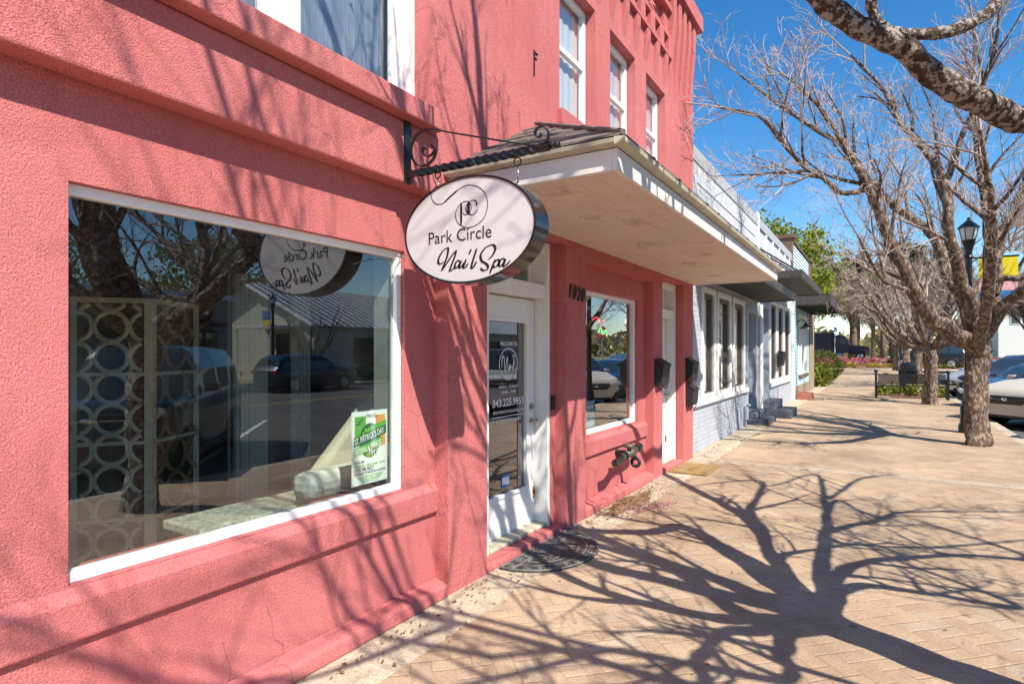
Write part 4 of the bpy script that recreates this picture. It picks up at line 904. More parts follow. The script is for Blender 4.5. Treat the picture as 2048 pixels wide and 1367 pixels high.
for a in ((10.08, 10.84), (11.16, 12.14), (12.52, 13.52)): wwin(a[0], a[1], .84, 2.60)
for a in ((17.2, 18.2), (18.55, 19.6), (19.95, 21.1)): wwin(a[0], a[1], .80, 2.90)
for (y0, y1, z0, z1) in ((13.95, 15.05, .22, 2.50), (15.92, 16.85, .36, 2.72)):
    b = MB(); b.box(X - .22, X - .18, y0 + .06, y1 - .06, z0, z1); dr = W(b, 'door', m_blackmatte, wb, bevel=.004)
    b = MB(); b.tube([(X - .18, y1 - .2, 1.25), (X - .12, y1 - .2, 1.25), (X - .12, y1 - .32, 1.25)], .012, 6); b.build('handle', m_brass, dr)
    b = MB(); b.box(X - .178, X - .172, y0 + .22, y1 - .22, 1.0, z1 - .2); b.build('pane', m_glass_dk, dr)
    b = MB(); b.box(X - .25, X + .03, y0 - .10, y0 + .06, z0 - .1, z1 + .12); b.box(X - .25, X + .03, y1 - .06, y1 + .10, z0 - .1, z1 + .12); b.box(X - .25, X + .03, y0 + .06, y1 - .06, z1, z1 + .12); W(b, 'door_frame', m_gtrim, wb, bevel=.006)
    b = MB(); b.box(X - .4, X + .02, y0 + .06, y1 - .06, z0 - .22, z0 - .01); W(b, 'threshold', m_stepgrey, wb)
b = MB(); b.tube([(X + .05, 15.5, 0), (X + .05, 15.5, 2.75)], .045, 10); W(b, 'drainpipe', m_white, wb, smooth=True, angle=R(40))
b = MB(); b.tube([(X + .03, 13.6, 0), (X + .03, 13.6, .42), (X + .10, 13.6, .46)], .02, 8); b.tube([(X + .10, 13.58, .46), (X + .10, 13.70, .46)], .035, 8); W(b, 'hose_bib', m_gtrim, wb, smooth=True)
# flat metal canopies
def canopy(root, y0, y1, z, xf, ht, name='canopy', rods=0, bars=False):
    b = MB(); b.box(X + .002, xf - .03, y0 + .03, y1 - .03, z + .01, z + .05)
    k = int((xf - X) / .085)
    for i in range(k):
        xx = X + .04 + i * .085; b.box(xx, xx + .03, y0 + .035, y1 - .035, z - .006, z + .01)
    c = W(b, name, m_awn, root)
    b = MB(); b.box(xf - .03, xf, y0, y1, z - .02, z + ht); b.box(X + .003, xf - .03, y0, y0 + .03, z - .02, z + ht); b.box(X + .003, xf - .03, y1 - .03, y1, z - .02, z + ht); b.build('fascia', m_awn2, c, bevel=.004)
    for i in range(rods):
        y = y0 + .3 + (y1 - y0 - .6) * i / max(1, rods - 1); b = MB(); b.tube([(xf - .12, y, z + ht), (X + .01, y, z + .75)], .022, 8); b.lathe([(.05, 0), (.05, .02)], (X + .003, y, z + .75), 10, 0); b.build('support_rod', m_black, c)
    return c
canopy(wb, 9.6, 15.25, 2.80, -1.64, .13)
canopy(wb, 15.45, 20.8, 3.37, -1.54, .16, rods=4)
bx = thing('mailbox', 'black mailbox hanging on the far white window trim beyond the dark steps', 'mailbox', (X + .075, 18.4, 1.18), 0, 'black wall mailboxes')
b = MB(); b.prism([(0, 0), (.10, .05), (.14, .42), (0, .46)], 1, -.28, .28); b.build('body', m_blackmatte, bx, bevel=.008)
b = MB(); b.prism([(0, .465), (.155, .425), (.155, .40), (.145, .40), (.143, .418), (0, .455)], 1, -.29, .29); b.build('lid', m_blackmatte, bx)
def steps(y0, y1, n, label, d=.26, top=.34):
    t = thing('door_steps', label, 'steps', (X, (y0 + y1) / 2, 0), 0, 'dark painted door steps')
    for i in range(n):
        b = MB(); b.box(X + .001, X + d * (n - i) + .0, y0 - .001 * i, y1 + .001 * i, top * i / n + (.001 if i else 0), top * (i + 1) / n); W(b, 'step', m_stepgrey, t, bevel=.015)
steps(14.0, 15.15, 2, 'dark slate steps at the first door of the white building', .22, .28)
steps(15.75, 17.0, 2, 'taller dark slate steps at the second door of the white building', .34, .40)

# ------------------------------------------------------------------ teal building
tb = thing('teal_building', 'small teal clapboard shop with brown posts beyond the white building', 'building', (X, 25.5, 0))
m_clap = mat('teal_clapboard', (.36, .56, .55), .6, .1, 4); m_clapw = mat('pale_teal_board', (.62, .74, .74), .6, .06, 4)
b = MB(); b.slab(-2.75, X, 22.3, 27.4, .40, 3.6, [(23.7, 26.5, .78, 3.0)])
for i in range(26):
    z = .42 + i * .12
    for (a, c) in ((22.3, 23.68), (26.52, 27.4)): b.prism([(X, z), (X + .02, z), (X + .004, z + .115), (X, z + .115)], 1, a, c)
W(b, 'wall', m_clap, tb)
b = MB()
for i in range(7): b.prism([(X - .05, 4.45 + i * .12), (X + .005, 4.45 + i * .12), (X - .02, 4.565 + i * .12), (X - .05, 4.565 + i * .12)], 1, 22.36, 27.4)
b.box(-2.8, X - .05, 22.36, 27.4, 3.6, 5.3); W(b, 'parapet', m_clapw, tb)
b = MB(); b.box(-2.85, X + .05, 22.3, 27.5, 5.3, 5.38); b.box(-9, X, 22.0, 22.3, 3.6, 5.42); b.box(-9.1, X + .08, 21.95, 22.36, 5.42, 5.55); b.box(-2.9, X + .02, 27.4, 28.3, 3.6, 5.35); b.box(-2.95, X + .08, 27.35, 28.4, 5.35, 5.45); W(b, 'parapet_trim', m_brown, tb, bevel=.01)
b = MB(); b.box(-9, -2.75, 27.4, 28.2, 0, 3.6); b.box(-2.75, X + .05, 27.4, 29.2, 0, 3.6); W(b, 'end_wall', m_tanwood, tb)
b = MB(); b.box(-2.75, X + .02, 22.3, 27.4, 0, .40); b.box(-2.75, X + .03, 22.3, 22.5, .4, 3.6); W(b, 'base_board', m_tanwood, tb)
b = MB(); b.box(X - .05, X + .06, 21.9, 22.3, 0, 4.4); W(b, 'corner_board', m_clapw, tb, bevel=.01)
b = MB(); b.rframe(X - .06, X + .02, 23.7, 26.5, .78, 3.0, .10)
for y in (24.6, 25.5): b.box(X - .055, X + .018, y, y + .1, .88, 2.9)
tw = W(b, 'window', m_white, tb, bevel=.005)
g = MB(); g.quad((X - .04, 23.78, .86), (X - .04, 26.42, .86), (X - .04, 26.42, 2.92), (X - .04, 23.78, 2.92)); g.build('pane', m_glass_dk, tw)
b = MB(); b.quad((X - .3, 23.6, .7), (X - .3, 26.6, .7), (X - .3, 26.6, 3.1), (X - .3, 23.6, 3.1)); W(b, 'curtain', m_curtain, tb)
b = MB(); b.box(X, X + .08, 23.6, 26.6, .68, .77); W(b, 'window_sill', m_brown, tb)
b = MB(); n_ = 3
for (y, z, wd) in ((23.9, .5, .10), (24.2, .5, .14), (24.55, .52, .10), (24.9, .5, .12)): b.box(X + .022, X + .026, y, y + wd, z, z + .16)
W(b, 'painted_lettering', mat('blue_letters', (.06, .33, .5), .6, .1, 4), tb)
b = MB(); b.box(X + .001, X + .02, 23.6, 26.6, .44, .67); W(b, 'sign_board', m_clapw, tb)
c = canopy(tb, 22.65, 28.2, 3.23, -1.40, .30)
b = MB(); b.prism([(X + .004, 3.62), (-1.45, 3.53), (-1.40, 3.535), (-1.40, 3.55), (X + .004, 3.66)], 1, 22.66, 28.19); b.build('awning_top', m_awn, c)
m_gbar = mat('dark_green_bar', (.02, .05, .03), .5, .2, 5)
for y in (23.3, 24.4, 25.5, 26.6, 27.6):
    b = MB(); b.box(X + .01, -1.45, y, y + .05, 3.14, 3.205); b.build('cross_bar', m_gbar, c)
lp = thing('wall_lamp', 'black gooseneck barn lamp on the teal shop wall', 'lamp', (X, 23.2, 2.5))
b = MB(); b.tube(spline([(X + .02, 23.1, 2.62), (X + .12, 23.1, 2.72), (X + .26, 23.1, 2.70), (X + .30, 23.1, 2.58)], 5), .018, 8); b.lathe([(.06, 0), (.06, .02)], (X + .002, 23.1, 2.62), 12, 0); W(b, 'arm', m_black, lp, smooth=True, angle=R(40))
b = MB(); b.lathe([(.03, .16), (.06, .12), (.10, .06), (.23, -.02), (.235, -.035), (.21, -.03), (.05, .05)], (X + .30, 23.1, 2.45), 20); W(b, 'shade', m_black, lp, smooth=True, angle=R(50))
rs = thing('brick_step', 'low red brick step in front of the teal shop', 'step', (X + .2, 23.0, 0))
b = MB(); b.box(X + .063, X + .52, 22.4, 23.6, 0, .13); W(b, 'base', m_redbrick, rs, bevel=.012)
b = MB()
for i in range(11): b.box(X + .065, X + .51, 22.41 + i * .107, 22.41 + i * .107 + .095, .131, .19)
W(b, 'brick_course', m_redbrick, rs, bevel=.006)

# ------------------------------------------------------------------ trees
UPV = Vector((0, 0, 1))
def rv(rng):
    while True:
        v = Vector((rng.uniform(-1, 1), rng.uniform(-1, 1), rng.uniform(-1, 1)))
        if .05 < v.length < 1: return v.normalized()
def limb_kids(pts, rad, level, maxl, rng, out, Lk, cfg, t0=.2):
    tot = sum((pts[i + 1] - pts[i]).length for i in range(len(pts) - 1)); n = cfg['n'][level]
    n = max(1, int(round(n * min(1.6, max(.5, tot / cfg['ref'][level])))))
    for k in range(n):
        t = t0 + (1 - t0) * (k + rng.random()) / n; f = t * (len(pts) - 1); i = min(int(f), len(pts) - 2); p = pts[i].lerp(pts[i + 1], f - i)
        r = rad[i] + (rad[i + 1] - rad[i]) * (f - i); d = (pts[i + 1] - pts[i]).normalized()
        side = d.cross(rv(rng)).normalized(); an = R(rng.uniform(*cfg['ang']))
        nd = (d * math.cos(an) + side * math.sin(an) + UPV * cfg['up']).normalized()
        grow(p, nd, Lk * rng.uniform(.55, 1.1) * (1.15 - .45 * t), min(r * .72, cfg['r'][level] * rng.uniform(.7, 1.15)), level, maxl, rng, out, cfg)
def grow(p, d, L, r, level, maxl, rng, out, cfg):
    n = 6 if level < 2 else (4 if level < 3 else 3); pts = [p.copy()]; rad = [r]; st = L / n; dd = d.copy()
    bend = rv(rng) * cfg['wob']
    for i in range(n):
        dd = (dd + bend * .5 + rv(rng) * cfg['wob'] + UPV * cfg['up'] * .35).normalized()
        pts.append(pts[-1] + dd * st); rad.append(max(r * (1 - .78 * (i + 1) / n), cfg['rmin']))
    out.append((pts, rad, level))
    if level < maxl: limb_kids(pts, rad, level + 1, maxl, rng, out, L * cfg['k'], cfg)
CFG = dict(n=[0, 8, 7, 5, 2], ref=[3, 2.4, 1.2, .7, .38], ang=(24, 55), up=.13, r=[.1, .034, .0145, .0075, .005], wob=.13, rmin=.003, k=.62)
CFN = dict(CFG); CFN['n'] = [0, 6, 5, 3, 2]
def emit_branches(out, lim, big, small, close=False):
    for pts, rad, lv in out:
        r = max(rad); (big if r > lim else small).tube(pts, rad, 10 if r > .06 else 7 if r > .025 else 4 if r > .007 else 3, False)
def bud_mb(out, rng, mb, p=.4, s=.012):
    for pts, rad, lv in out:
        if lv >= 4 or (lv == 3):
            if rng.random() < p:
                q = pts[-1]
                for k in range(2):
                    a, c = rv(rng) * s, rv(rng) * s; mb.quad(q - a, q - c, q + a, q + c)
def smooth_limb(pts, rads, n=8):
    q = spline(pts, n); m = len(pts) - 1; rr = []
    for i in range(len(q)):
        f = i / n; k = min(int(f), m - 1); rr.append(rads[k] + (rads[k + 1] - rads[k]) * (f - k))
    for i in range(1, len(q) - 1):
        q[i] = q[i] + Vector((noise.noise(q[i] * 3.1), noise.noise(q[i] * 3.1 + Vector((9, 0, 0))), noise.noise(q[i] * 3.1 + Vector((0, 9, 0))))) * rr[i] * .5
        rr[i] *= 1 + .16 * noise.noise(q[i] * 5)
    return q, rr
BTEX = bpy.data.textures.new('bark_clouds', 'CLOUDS'); BTEX.noise_scale = .07; BTEX.noise_depth = 2
def tree_from(name, label, loc, trunk, limbs, seed, m_big, group, lim=.02, maxl=4, cfg=CFG, kidL=1.5, t0=.25, skip=None, buds=True, spare=()):
    rng = random.Random(seed); root = thing(name, label, 'tree', loc, 0, group)
    out = []; tb_ = MB(); q, rr = smooth_limb(trunk[0], trunk[1], 6)
    k = 18; n0 = len(tb_.v)
    # fluted trunk
    for i, p in enumerate(q):
        for j in range(k):
            a = 2 * math.pi * j / k; fl = 1 + .10 * math.sin(3 * a + i * .05 + .9) + .07 * math.sin(5 * a + 1.3) + .06 * noise.noise((math.cos(a) * 2, math.sin(a) * 2, p.z * 3))
            tb_.v.append((p.x + rr[i] * fl * math.cos(a), p.y + rr[i] * fl * math.sin(a), p.z))
    for i in range(len(q) - 1):
        for j in range(k): a = n0 + i * k + j; c = n0 + i * k + (j + 1) % k; tb_.f.append((a, c, c + k, a + k))
    tb_.ball(q[-1], rr[-1] * .98, 14, 8)
    tw_ = MB()
    for pts, rads in list(limbs) + list(spare):
        ml = 2 if any(pts is q_[0] for q_ in spare) else maxl
        ql, rl = smooth_limb([Vector(p) for p in pts], rads); tb_.tube(ql, rl, 14 if max(rl) > .05 else 9, False)
        sub = []; limb_kids(ql, rl, 1, ml, rng, sub, kidL, cfg, t0)
        ql2 = ql[-1]; grow(ql2, (ql[-1] - ql[-2]).normalized(), kidL * .8, rl[-1], 1, ml, rng, sub, cfg)
        if skip: sub = [s_ for s_ in sub if not any(skip(p) for p in s_[0])]
        out += sub
    emit_branches(out, lim, tb_, tw_)
    if buds: bud_mb(out, rng, tw_)
    to = W(tb_, 'trunk', m_big, root, smooth=True); W(tw_, 'twigs', m_twig, root)
    dm = to.modifiers.new('bark_relief', 'DISPLACE'); dm.texture = BTEX; dm.strength = .028; dm.mid_level = .5; dm.texture_coords = 'LOCAL'
    return root
SHV = (SUN.x / SUN.z, SUN.y / SUN.z)
def lift(px, py, z):      # a branch point z above the ground whose sun shadow falls where the photo shows it
    g = at(px, py, FPX * EYE / (py - VY)); return Vector((g.x + z * SHV[0], g.y + z * SHV[1], z))
def cr7(x, y, z): return lift(1324 + x / 2.807, 880 + y / 2.807, z)
TG = 'bare street trees along the kerb'
def inview(p):
    d = -SY * p.x + CY * p.y; l = CY * p.x + SY * p.y
    if d < .2: return False
    px, py = 1024 + FPX * l / d, VY - FPX * (p.z - EYE) / d
    return -40 < px < 2100 and -40 < py < 1400 and d < 6.5
T1 = ([Vector((1.28, 3.25, -.02)), Vector((1.26, 3.25, .15)), Vector((1.22, 3.25, .9)), Vector((1.15, 3.25, 1.5)), Vector((1.10, 3.25, 1.75))], [.21, .16, .138, .142, .15])
f0 = Vector((1.10, 3.25, 1.7))
V = Vector
L1 = [
 ([f0, cr7(450, 980, 2.25), cr7(100, 730, 3.1), V((1.0, 2.75, 4.1)), V((.7, 2.4, 5.2)), V((.4, 2.1, 6.2))], [.10, .072, .06, .055, .045, .025]),
 ([f0, cr7(450, 1000, 2.05), cr7(0, 940, 2.45), lift(1130, 1152, 3.0), V((.5, 2.4, 4.0)), V((.1, 1.7, 5.0)), V((-.4, 1.2, 6))], [.09, .06, .05, .044, .04, .032, .018]),
 ([f0, cr7(560, 1060, 2.0), cr7(330, 1080, 2.3), cr7(200, 1230, 2.7), cr7(110, 1360, 3.1), V((1.1, 1.0, 4.0)), V((.9, .2, 5.2))], [.08, .05, .042, .036, .034, .028, .016]),
 ([f0, cr7(720, 1080, 2.0), cr7(680, 1200, 2.4), cr7(650, 1340, 2.9), V((1.9, 1.2, 3.9)), V((2.3, .3, 5.0))], [.08, .055, .042, .038, .03, .018]),
 ([f0, V((.98, 3.6, 2.05)), V((.84, 4.0, 2.45)), at(2080, 250, 3.2), at(2030, 238, 3.1), at(1960, 205, 3.0), at(1880, 160, 2.95), at(1790, 92, 2.9), at(1710, 40, 2.85), at(1610, -45, 2.8), V((-.5, 2.5, 3.75)), V((-.8, 2.0, 4.4))], [.11, .085, .074, .068, .065, .062, .058, .054, .050, .045, .036, .022]),
 ([f0, cr7(940, 880, 1.95), cr7(900, 700, 2.3), cr7(930, 480, 3.0), cr7(910, 330, 3.6), cr7(860, 190, 4.3), V((3.2, 5.2, 5.4)), V((3.5, 5.6, 6.3))], [.10, .08, .052, .038, .03, .022, .016, .010]),
 ([f0, cr7(760, 830, 1.95), cr7(600, 640, 2.3), cr7(560, 500, 2.8), cr7(500, 390, 3.3), cr7(560, 230, 4.2), V((2.6, 5.0, 5.4))], [.09, .07, .055, .045, .038, .026, .015]),
 ([f0, cr7(700, 800, 2.0), cr7(450, 640, 2.5), cr7(280, 560, 3.0), cr7(120, 500, 3.5), V((1.3, 3.2, 5.0))], [.08, .062, .046, .036, .028, .015]),
 ([f0, cr7(1000, 740, 2.0), cr7(1300, 660, 2.6), cr7(1700, 645, 3.3), cr7(2030, 645, 3.9), V((4.3, 4.6, 5.0))], [.075, .045, .034, .030, .024, .014]),
 ([f0, cr7(1060, 820, 1.95), cr7(1500, 860, 2.5), cr7(2000, 930, 3.2), V((3.7, 3.4, 4.4)), V((4.3, 3.2, 5.4))], [.075, .045, .032, .028, .02, .014]),
 ([f0, V((1.35, 3.05, 2.6)), V((1.55, 2.8, 3.8)), V((1.7, 2.6, 5.2)), V((1.6, 2.5, 6.6))], [.09, .08, .065, .045, .022]),
 ([f0, V((1.25, 2.85, 2.7)), V((1.2, 2.4, 3.9)), V((.9, 2.1, 5.2)), V((.5, 1.95, 6.3)), V((.2, 1.9, 7.3))], [.09, .08, .072, .06, .042, .022]),
]
L1.append(([cr7(925, 520, 2.95), cr7(1060, 480, 3.15), cr7(1200, 455, 3.35), cr7(1340, 405, 3.6), cr7(1700, 400, 4.2), cr7(2030, 398, 4.8)], [.036, .03, .027, .024, .018, .012]))
L1.append(([cr7(915, 440, 3.2), cr7(980, 335, 3.6), cr7(1100, 390, 3.8), cr7(1270, 438, 4.1), cr7(1450, 480, 4.5)], [.034, .027, .022, .018, .010]))
L1.append(([cr7(950, 560, 2.7), cr7(1050, 580, 2.9), cr7(1500, 600, 3.5), cr7(2030, 560, 4.4)], [.04, .028, .022, .012]))
L1.append(([cr7(930, 330, 3.6), cr7(1000, 290, 3.9), cr7(1110, 215, 4.4), cr7(1240, 200, 4.9)], [.03, .024, .018, .010]))
L1b = []
for pts_ in ([(1.1, 1.0, 4.0), (.95, .3, 5.5), (.6, -.3, 7.2)], [(1.9, 1.2, 3.9), (1.55, .4, 5.5), (1.3, -.4, 7.5)], [(.9, .2, 5.2), (.35, -.2, 6.5), (-.2, -.7, 7.8)], [(2.3, .3, 5.0), (2.0, -.6, 6.4), (1.75, -1.3, 8.0)], [(.1, 1.7, 5.0), (-.3, 1.0, 6.3), (-.6, .4, 7.5)], [(1.2, 2.4, 3.9), (.95, 1.3, 5.7), (.6, .5, 7.4)],
             [(1.9, 1.2, 3.9), (1.7, -.2, 4.6), (1.5, -1.4, 5.6)], [(1.1, 1.0, 4.0), (1.2, -.4, 4.6), (.9, -1.6, 5.3)]):
    L1b.append(([V(p) for p in pts_], [.026, .018, .008]))
L1.append(([V((1.6, 4.9, 3.9)), at(2040, -28, 4.6), at(1985, 18, 4.55), at(1930, 50, 4.5), at(1875, 66, 4.5), at(1795, 64, 4.45), at(1752, 34, 4.4), at(1735, -50, 4.4)], [.055, .05, .048, .046, .044, .040, .034, .028]))
L1.append(([cr7(560, 500, 2.8), V((1.5, 4.75, 3.4)), V((1.6, 4.9, 3.9))], [.06, .058, .055]))
tree1 = tree_from('street_tree', 'near bare street tree with thick lichened limb reaching over the pavement', (1.28, 3.25, 0), T1, L1, 11, m_bark_near, TG, cfg=CFN, kidL=1.3, skip=inview, spare=L1b)
D2 = 10.35
def gaps(p):      # low shoots are pruned off, and the crown is open where the lamp and its banner hang
    if p.z < 2.15: return True
    d = -SY * p.x + CY * p.y; px, py = 1024 + FPX * (CY * p.x + SY * p.y) / d, VY - FPX * (p.z - EYE) / d
    return (1908 < px < 1966 and 425 < py < 640) or (1998 < px < 2045 and 505 < py < 590)
def a2(px, py, dd=0): return at(px, py, D2 + dd)
T2 = ([a2(1953, 897), a2(1953, 880), a2(1953, 800), a2(1953, 740), a2(1956, 700)], [.188, .172, .158, .165, .19])
f2 = a2(1957, 700)
L2 = [
 ([f2, a2(1925, 675, -.1), a2(1890, 660, -.2), a2(1858, 632, -.3), a2(1832, 590, -.4), a2(1812, 550, -.5), a2(1785, 498, -.6), a2(1770, 455, -.7), a2(1738, 379, -.9), a2(1697, 307, -1.1), a2(1650, 230, -1.2)], [.16, .15, .14, .13, .115, .105, .095, .08, .06, .045, .03]),
 ([f2, a2(1938, 614, .2), a2(1897, 553, .4), a2(1871, 476, .6), a2(1830, 440, .7), a2(1784, 409, .8), a2(1733, 352, .8), a2(1687, 292, .9), a2(1610, 246, 1.0), a2(1533, 190, 1.1), a2(1480, 150, 1.1)], [.13, .11, .10, .085, .075, .065, .055, .045, .036, .028, .018]),
 ([a2(1733, 379, -.8), a2(1682, 384, -1.0), a2(1640, 350, -1.2), a2(1610, 333, -1.3), a2(1574, 297, -1.4), a2(1520, 235, -1.5), a2(1440, 215, -1.6)], [.045, .04, .036, .034, .03, .024, .015]),
 ([f2, a2(1938, 600, -.2), a2(1914, 540, -.3), a2(1899, 450, -.4), a2(1884, 358, -.3), a2(1850, 300, -.2), a2(1805, 250, 0), a2(1760, 170, .1), a2(1700, 110, .2)], [.13, .11, .095, .08, .065, .05, .04, .03, .02]),
 ([f2, a2(1974, 655, .2), a2(1986, 563, .4), a2(1995, 486, .5), a2(2030, 420, .6), a2(2060, 330, .7), a2(2090, 230, .8)], [.16, .14, .12, .10, .08, .06, .035]),
 ([f2, a2(1985, 640, -.3), a2(2010, 605, -.5), a2(2050, 575, -.8), a2(2110, 540, -1.0), a2(2180, 470, -1.2)], [.12, .10, .085, .07, .055, .03]),
 ([f2, a2(1966, 640, .4), a2(1976, 563, .7), a2(1974, 435, 1.0), a2(1955, 307, 1.2), a2(1945, 205, 1.3), a2(1950, 90, 1.4)], [.12, .10, .085, .07, .055, .04, .025]),
 ([a2(1990, 590, .2), a2(2002, 560, .2), a2(2050, 555, 0), a2(2120, 530, -.2)], [.06, .052, .045, .03]),
 ([a2(1895, 358, -.3), a2(1925, 270, -.6), a2(1965, 180, -.8), a2(1990, 90, -1.0), a2(2000, 10, -1.1)], [.05, .045, .036, .028, .016]),
 ([a2(1830, 585, -.4), a2(1800, 575, -.6), a2(1765, 560, -.8), a2(1740, 520, -1.0), a2(1715, 470, -1.2)], [.04, .034, .028, .022, .014]),
 ([f2, a2(1940, 660, 1.0), a2(1920, 600, 2.0), a2(1900, 520, 2.8), a2(1880, 420, 3.2)], [.10, .085, .07, .05, .025]),
 ([f2, a2(1965, 650, -.9), a2(1975, 590, -1.7), a2(1985, 500, -2.2), a2(1980, 380, -2.6), a2(1960, 260, -2.8)], [.10, .085, .07, .055, .035, .02]),
]
g2 = T2[0][0]
tree2 = tree_from('street_tree', 'large bare street tree with fluted trunk right of the brick pavement', (g2.x, g2.y, 0), T2, L2, 23, m_bark, TG, kidL=1.5, t0=.25, skip=gaps)
# the row behind: one younger tree copied along the kerb
def vase(seed, h=1.75, n=7, spread=1.5, top=4.8, r0=.17):
    rng = random.Random(seed); base = Vector((0, 0, 0))
    tr = ([Vector((0, 0, -.05)), Vector((0, 0, .15)), Vector((.02, 0, 1.0)), Vector((0, .02, h))], [r0 * 1.45, r0 * 1.15, r0, r0 * 1.08]); f = Vector((0, .02, h - .05)); L = []
    for i in range(n):
        a = 2 * math.pi * i / n + rng.uniform(-.3, .3); s_ = spread * rng.uniform(.6, 1.2); dx, dy = math.cos(a), math.sin(a); hh = top * rng.uniform(.8, 1.1)
        L.append(([f, Vector((dx * s_ * .45, dy * s_ * .45, h + .35)), Vector((dx * s_ * .8, dy * s_ * .8, h + 1.1)), Vector((dx * s_ * 1.15, dy * s_ * 1.15, h + 2.0)), Vector((dx * s_ * 1.5, dy * s_ * 1.5, hh)), Vector((dx * s_ * 1.8, dy * s_ * 1.8, hh + 1))], [r0 * .62, r0 * .52, r0 * .42, r0 * .32, r0 * .2, r0 * .1]))
    return tr, L
tr, L = vase(5); CF3 = dict(CFG); CF3['rmin'] = .005; CF3['n'] = [0, 5, 5, 4, 2]
tree3 = tree_from('street_tree', 'bare street tree just in front of the black bench', (0, 0, 0), tr, L, 31, m_bark, TG, cfg=CF3, kidL=1.3)
tree3.location = (1.33, 22.4, 0); tree3.rotation_euler = (0, 0, .7)
for ch in tree3.children: ch.matrix_parent_inverse = Matrix()
ROW = [(1.42, 32.0, 2.1, 1.0, 'bare street tree behind the bench beside the litter bin'), (1.3, 41.5, 3.9, 1.02, 'bare street tree second behind the bench before the flower bed'), (.9, 47.2, 5.2, 1.0, 'last bare street tree of the row next to the flower bed')]
for x, y, rz, s_, lb in ROW: dup(tree3, (x, y, gz(y)), rz, lb, TG, (s_, s_, s_))

# ------------------------------------------------------------------ street furniture
bn = thing('park_bench', 'black slatted metal bench seen from behind on the pavement', 'bench', (.9, 24.6, 0))
def bench_parts():
    x0, x1, yb = -.12, 1.93, 24.6
    b = MB()
    for i in range(5): b.box(x0 + .06, x1 - .06, yb - .02 - .012 * i, yb + .005 - .012 * i, .52 + .068 * i, .575 + .068 * i)
    W(b, 'backrest', m_black, bn, bevel=.006)
    b = MB()
    for i in range(6): b.box(x0 + .06, x1 - .06, yb + .05 + .075 * i, yb + .11 + .075 * i, .42, .445)
    W(b, 'seat', m_black, bn, bevel=.006)
    for x in (x0, x1):
        b = MB(); b.tube([(x, yb - .06, 0), (x, yb - .03, .42), (x, yb - .07, .88)], .038, 8); b.tube([(x, yb + .46, 0), (x, yb + .46, .64)], .034, 8); b.tube([(x, yb - .05, .64), (x, yb + .2, .67), (x, yb + .50, .64)], .03, 8); b.tube([(x, yb - .03, .40), (x, yb + .46, .40)], .03, 8); W(b, 'leg', m_black, bn, smooth=True, angle=R(40))
        b = MB(); b.ball((x, yb - .07, .94), .065); W(b, 'finial', m_black, bn, smooth=True)
bench_parts()
bi = thing('litter_bin', 'black round litter bin with domed lid behind the bench', 'litter bin', (.95, 28.6, 0))
b = MB(); b.lathe([(.24, .03), (.27, .12), (.30, .85), (.32, .86)], (.95, 28.6, 0), 24); W(b, 'body', m_black, bi, smooth=True, angle=R(35))
for k in range(18):
    pass
b = MB()
for k in range(20):
    a = 2 * math.pi * k / 20; b.tube([(.95 + .285 * math.cos(a), 28.6 + .285 * math.sin(a), .06), (.95 + .315 * math.cos(a), 28.6 + .315 * math.sin(a), .86)], .014, 5)
W(b, 'slatted_cage', m_black, bi)
b = MB(); b.lathe([(.37, .86), (.37, .90), (.30, .91)], (.95, 28.6, 0), 24); b.lathe([(.29, .91), (.30, 1.0), (.29, 1.12), (.2, 1.19), (.05, 1.21)], (.95, 28.6, 0), 24); W(b, 'lid', m_black, bi, smooth=True, angle=R(35))
# planting bed behind the bench
o = blob('mulch_bed', 1.0, 27.0, 1.15, 1.9, .006, m_mulch, 5).build('mulch_bed', m_mulch); o['kind'] = 'stuff'
def leaf_tuft(mb, c, rx, rz, n, s, rng, up=.5):
    for i in range(n):
        v = rv(rng) * (rng.random() ** .4); p = Vector((c[0] + v.x * rx, c[1] + v.y * rx, c[2] + abs(v.z) * rz)); a = rv(rng); a.z = abs(a.z) * up + .2; a.normalize(); t = a.cross(rv(rng)).normalized(); k = s * rng.uniform(.6, 1.3)
        mb.quad(p - t * k * .35, p + a * k * .5 - t * k * .3, p + a * k, p + a * k * .5 + t * k * .3)
rg = random.Random(3)
PL = [(.1, 26.0), (.55, 26.3), (1.0, 26.1), (1.45, 26.4), (1.8, 26.0), (.4, 27.3)]
for i, (x, y) in enumerate(PL):
    b = MB(); leaf_tuft(b, (x, y, .02), .26, .42, 160, .13, rg, 1.2)
    tag(b.build('bedding_plant', m_bright), 'low bright green plant in the mulch behind the bench', 'plant', 'green plants in the bed behind the bench')
